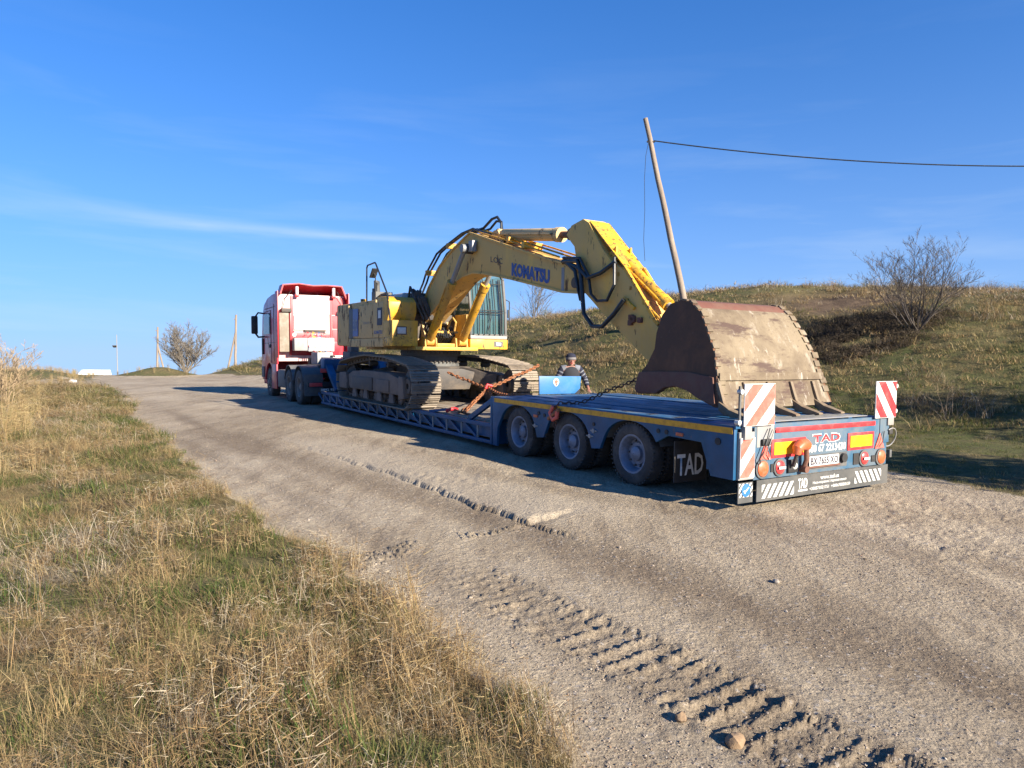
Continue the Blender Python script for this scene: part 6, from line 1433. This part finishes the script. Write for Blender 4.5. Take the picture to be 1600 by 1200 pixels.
# ---- reeds and tall dry growth on the far left
x, y, n = area(-1.25, -.38, 9, 56, lambda d: 14/(1+(d/12)**1.3))
g_, l_, r_ = masks(x, y); pm = fbm(x*.5, y*.5, 3)
k = (l_ > .5) & (((x < -.60*y-1.0+2*pm) & (rng.random(n) < .8)) | ((y > 38) & (rng.random(n) < .9))); x, y = x[k], y[k]; z = height(x, y)
hh_ = np.clip(.55+.5*sst(-x/y, .68, .86)+.3*fbm(x, y, 2), .4, 1.5)*np.where(y > 38, .75, 1)
instancer('dry_reeds', np.column_stack([x, y, z]), np.column_stack([rng.normal(0, .1, (len(x), 2)), rng.uniform(0, 6.28, len(x))]), np.column_stack([hh_, hh_, hh_]), np.where(rng.random(len(x)) < .75, 9, 6), .44+.34*rng.random(len(x)), gc, 'tall pale dry reeds and stalks on the far left', gm_)
# ---- hillside
x, y, n = area(-.66, 1.15, 7.5, 60, lambda d: 46/(1+(d/11)**1.30))
g_, l_, r_ = masks(x, y); h_, q_, A_h = hill(x, y); l2, s2 = ls(x, y)
bare_ = np.exp(-(((x-11.3)/2.6)**2+((y-24.0)/1.7)**2))
k = (r_ > .4) & (rng.random(n) < np.clip(1.0-.85*bare_, 0, 1)) & (y > 7.6) & ~((l2 < 3.2) & (s2 > 0)); x, y, q_, l2, s2 = x[k], y[k], q_[k], l2[k], s2[k]
z = height(x, y); pn = fbm(x*.7, y*.7, 4); pm = fbm(x*.22+11, y*.22, 3)
u = rng.random(len(x)); gr = np.clip(.56+1.5*pm+.6*pn-.50*q_+.50*np.exp(-((q_-.14)/.18)**2)*(x > 4), .06, .95)
kind = np.where(u < gr, np.where(rng.random(len(x)) < .5, 5, 10), np.where(rng.random(len(x)) < .7, 10, np.where(rng.random(len(x)) < .5, 3, 7)))
kind = np.where((q_ > .9) & (rng.random(len(x)) < .05), 9, kind); clod = (pn > .12) & (rng.random(len(x)) < .3); kind = np.where(clod, 3, kind)
tone = np.where(u < gr, .12+.20*rng.random(len(x))+.10*q_, .36+.2*pn+.22*sst(q_, .6, .95)+.42*rng.random(len(x))**1.1)
sc = rng.uniform(.55, 1.1, len(x))*np.where(kind == 5, 1.1, .8)*np.where(q_ < .05, .6, 1.)*np.where(y < 14, .7, 1)
sc = np.where(kind == 9, rng.uniform(.35, .8, len(x)), sc); wd = 1+.03*y; sc = np.where(clod & (kind == 3), sc*2.3, sc); tone = np.where(clod, rng.choice([.55, .8, .86], len(x)), tone)
instancer('hillside_grass', np.column_stack([x, y, z-.01]), np.column_stack([rng.normal(0, .15, (len(x), 2)), rng.uniform(0, 6.28, len(x))]), np.column_stack([sc*wd, sc*wd, sc*.8]), kind, tone, gc, 'short green and tan grass covering the bank right of the road', gm_)
# ---- dark scrub in the slumped hollow beside the bush
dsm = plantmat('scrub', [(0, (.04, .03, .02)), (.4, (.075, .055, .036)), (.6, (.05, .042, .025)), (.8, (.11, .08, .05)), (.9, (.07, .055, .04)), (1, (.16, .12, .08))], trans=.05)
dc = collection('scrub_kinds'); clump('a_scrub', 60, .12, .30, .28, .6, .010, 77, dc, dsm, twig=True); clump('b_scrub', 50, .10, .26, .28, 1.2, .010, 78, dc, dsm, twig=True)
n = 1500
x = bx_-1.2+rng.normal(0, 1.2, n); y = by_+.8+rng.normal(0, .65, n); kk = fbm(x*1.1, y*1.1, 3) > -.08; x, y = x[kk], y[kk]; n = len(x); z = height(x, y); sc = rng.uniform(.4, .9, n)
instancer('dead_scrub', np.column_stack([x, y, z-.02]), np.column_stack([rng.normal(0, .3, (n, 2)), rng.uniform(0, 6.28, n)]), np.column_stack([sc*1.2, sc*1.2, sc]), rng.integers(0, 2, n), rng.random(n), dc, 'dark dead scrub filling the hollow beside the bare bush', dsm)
# ---- loose stones on the road
sc_ = collection('gravel_kinds')
gmat = plantmat('gravel_stone', [(0, (.10, .08, .06)), (.3, (.20, .16, .12)), (.5, (.28, .23, .18)), (.7, (.34, .29, .24)), (.9, (.22, .15, .10)), (1, (.36, .33, .28))], .95, 0.0)
for k in range(5):
    rg = random.Random(k); bm = bmesh.new(); bmesh.ops.create_icosphere(bm, subdivisions=1, radius=1)
    for v in bm.verts: v.co = Vector((v.co.x*1.2, v.co.y, v.co.z*.7))*rg.uniform(.7, 1.15)
    me = bpy.data.meshes.new('pebble_%s' % 'abcde'[k]); bm.to_mesh(me); bm.free(); me.materials.append(gmat); a_ = me.attributes.new('rnd', 'FLOAT', 'POINT'); a_.data.foreach_set('value', np.full(len(me.vertices), .5, np.float32))
    sc_.objects.link(bpy.data.objects.new(me.name, me))
n = 110000
x, y = persp(n, -1.0, 1.0, 1.5, 26, 1)
g_, l_, r_ = masks(x, y); a = .61; uu = x*math.cos(a)+y*math.sin(a); vv = -x*math.sin(a)+y*math.cos(a)
dens = np.clip(.28+1.5*fbm(uu*.9, vv*.4, 3), .08, 1)+.8*np.exp(-((verge_x(y)-x+.35)/.40)**2)
k = (g_ < .75) & (rng.random(n) < dens); x, y = x[k], y[k]; z = height(x, y)
r_s = (.0020+.0040*rng.random(len(x))**3)*(1+.05*y); big = rng.random(len(x)) < .004; r_s = np.where(big, r_s*2.4, r_s)
instancer('gravel', np.column_stack([x, y, z+r_s*.3]), np.column_stack([rng.normal(0, .3, (len(x), 2)), rng.uniform(0, 6.28, len(x))]), np.column_stack([r_s]*3), rng.integers(0, 5, len(x)), rng.random(len(x)), sc_, 'loose gravel and crumbs scattered over the dirt road', gmat)
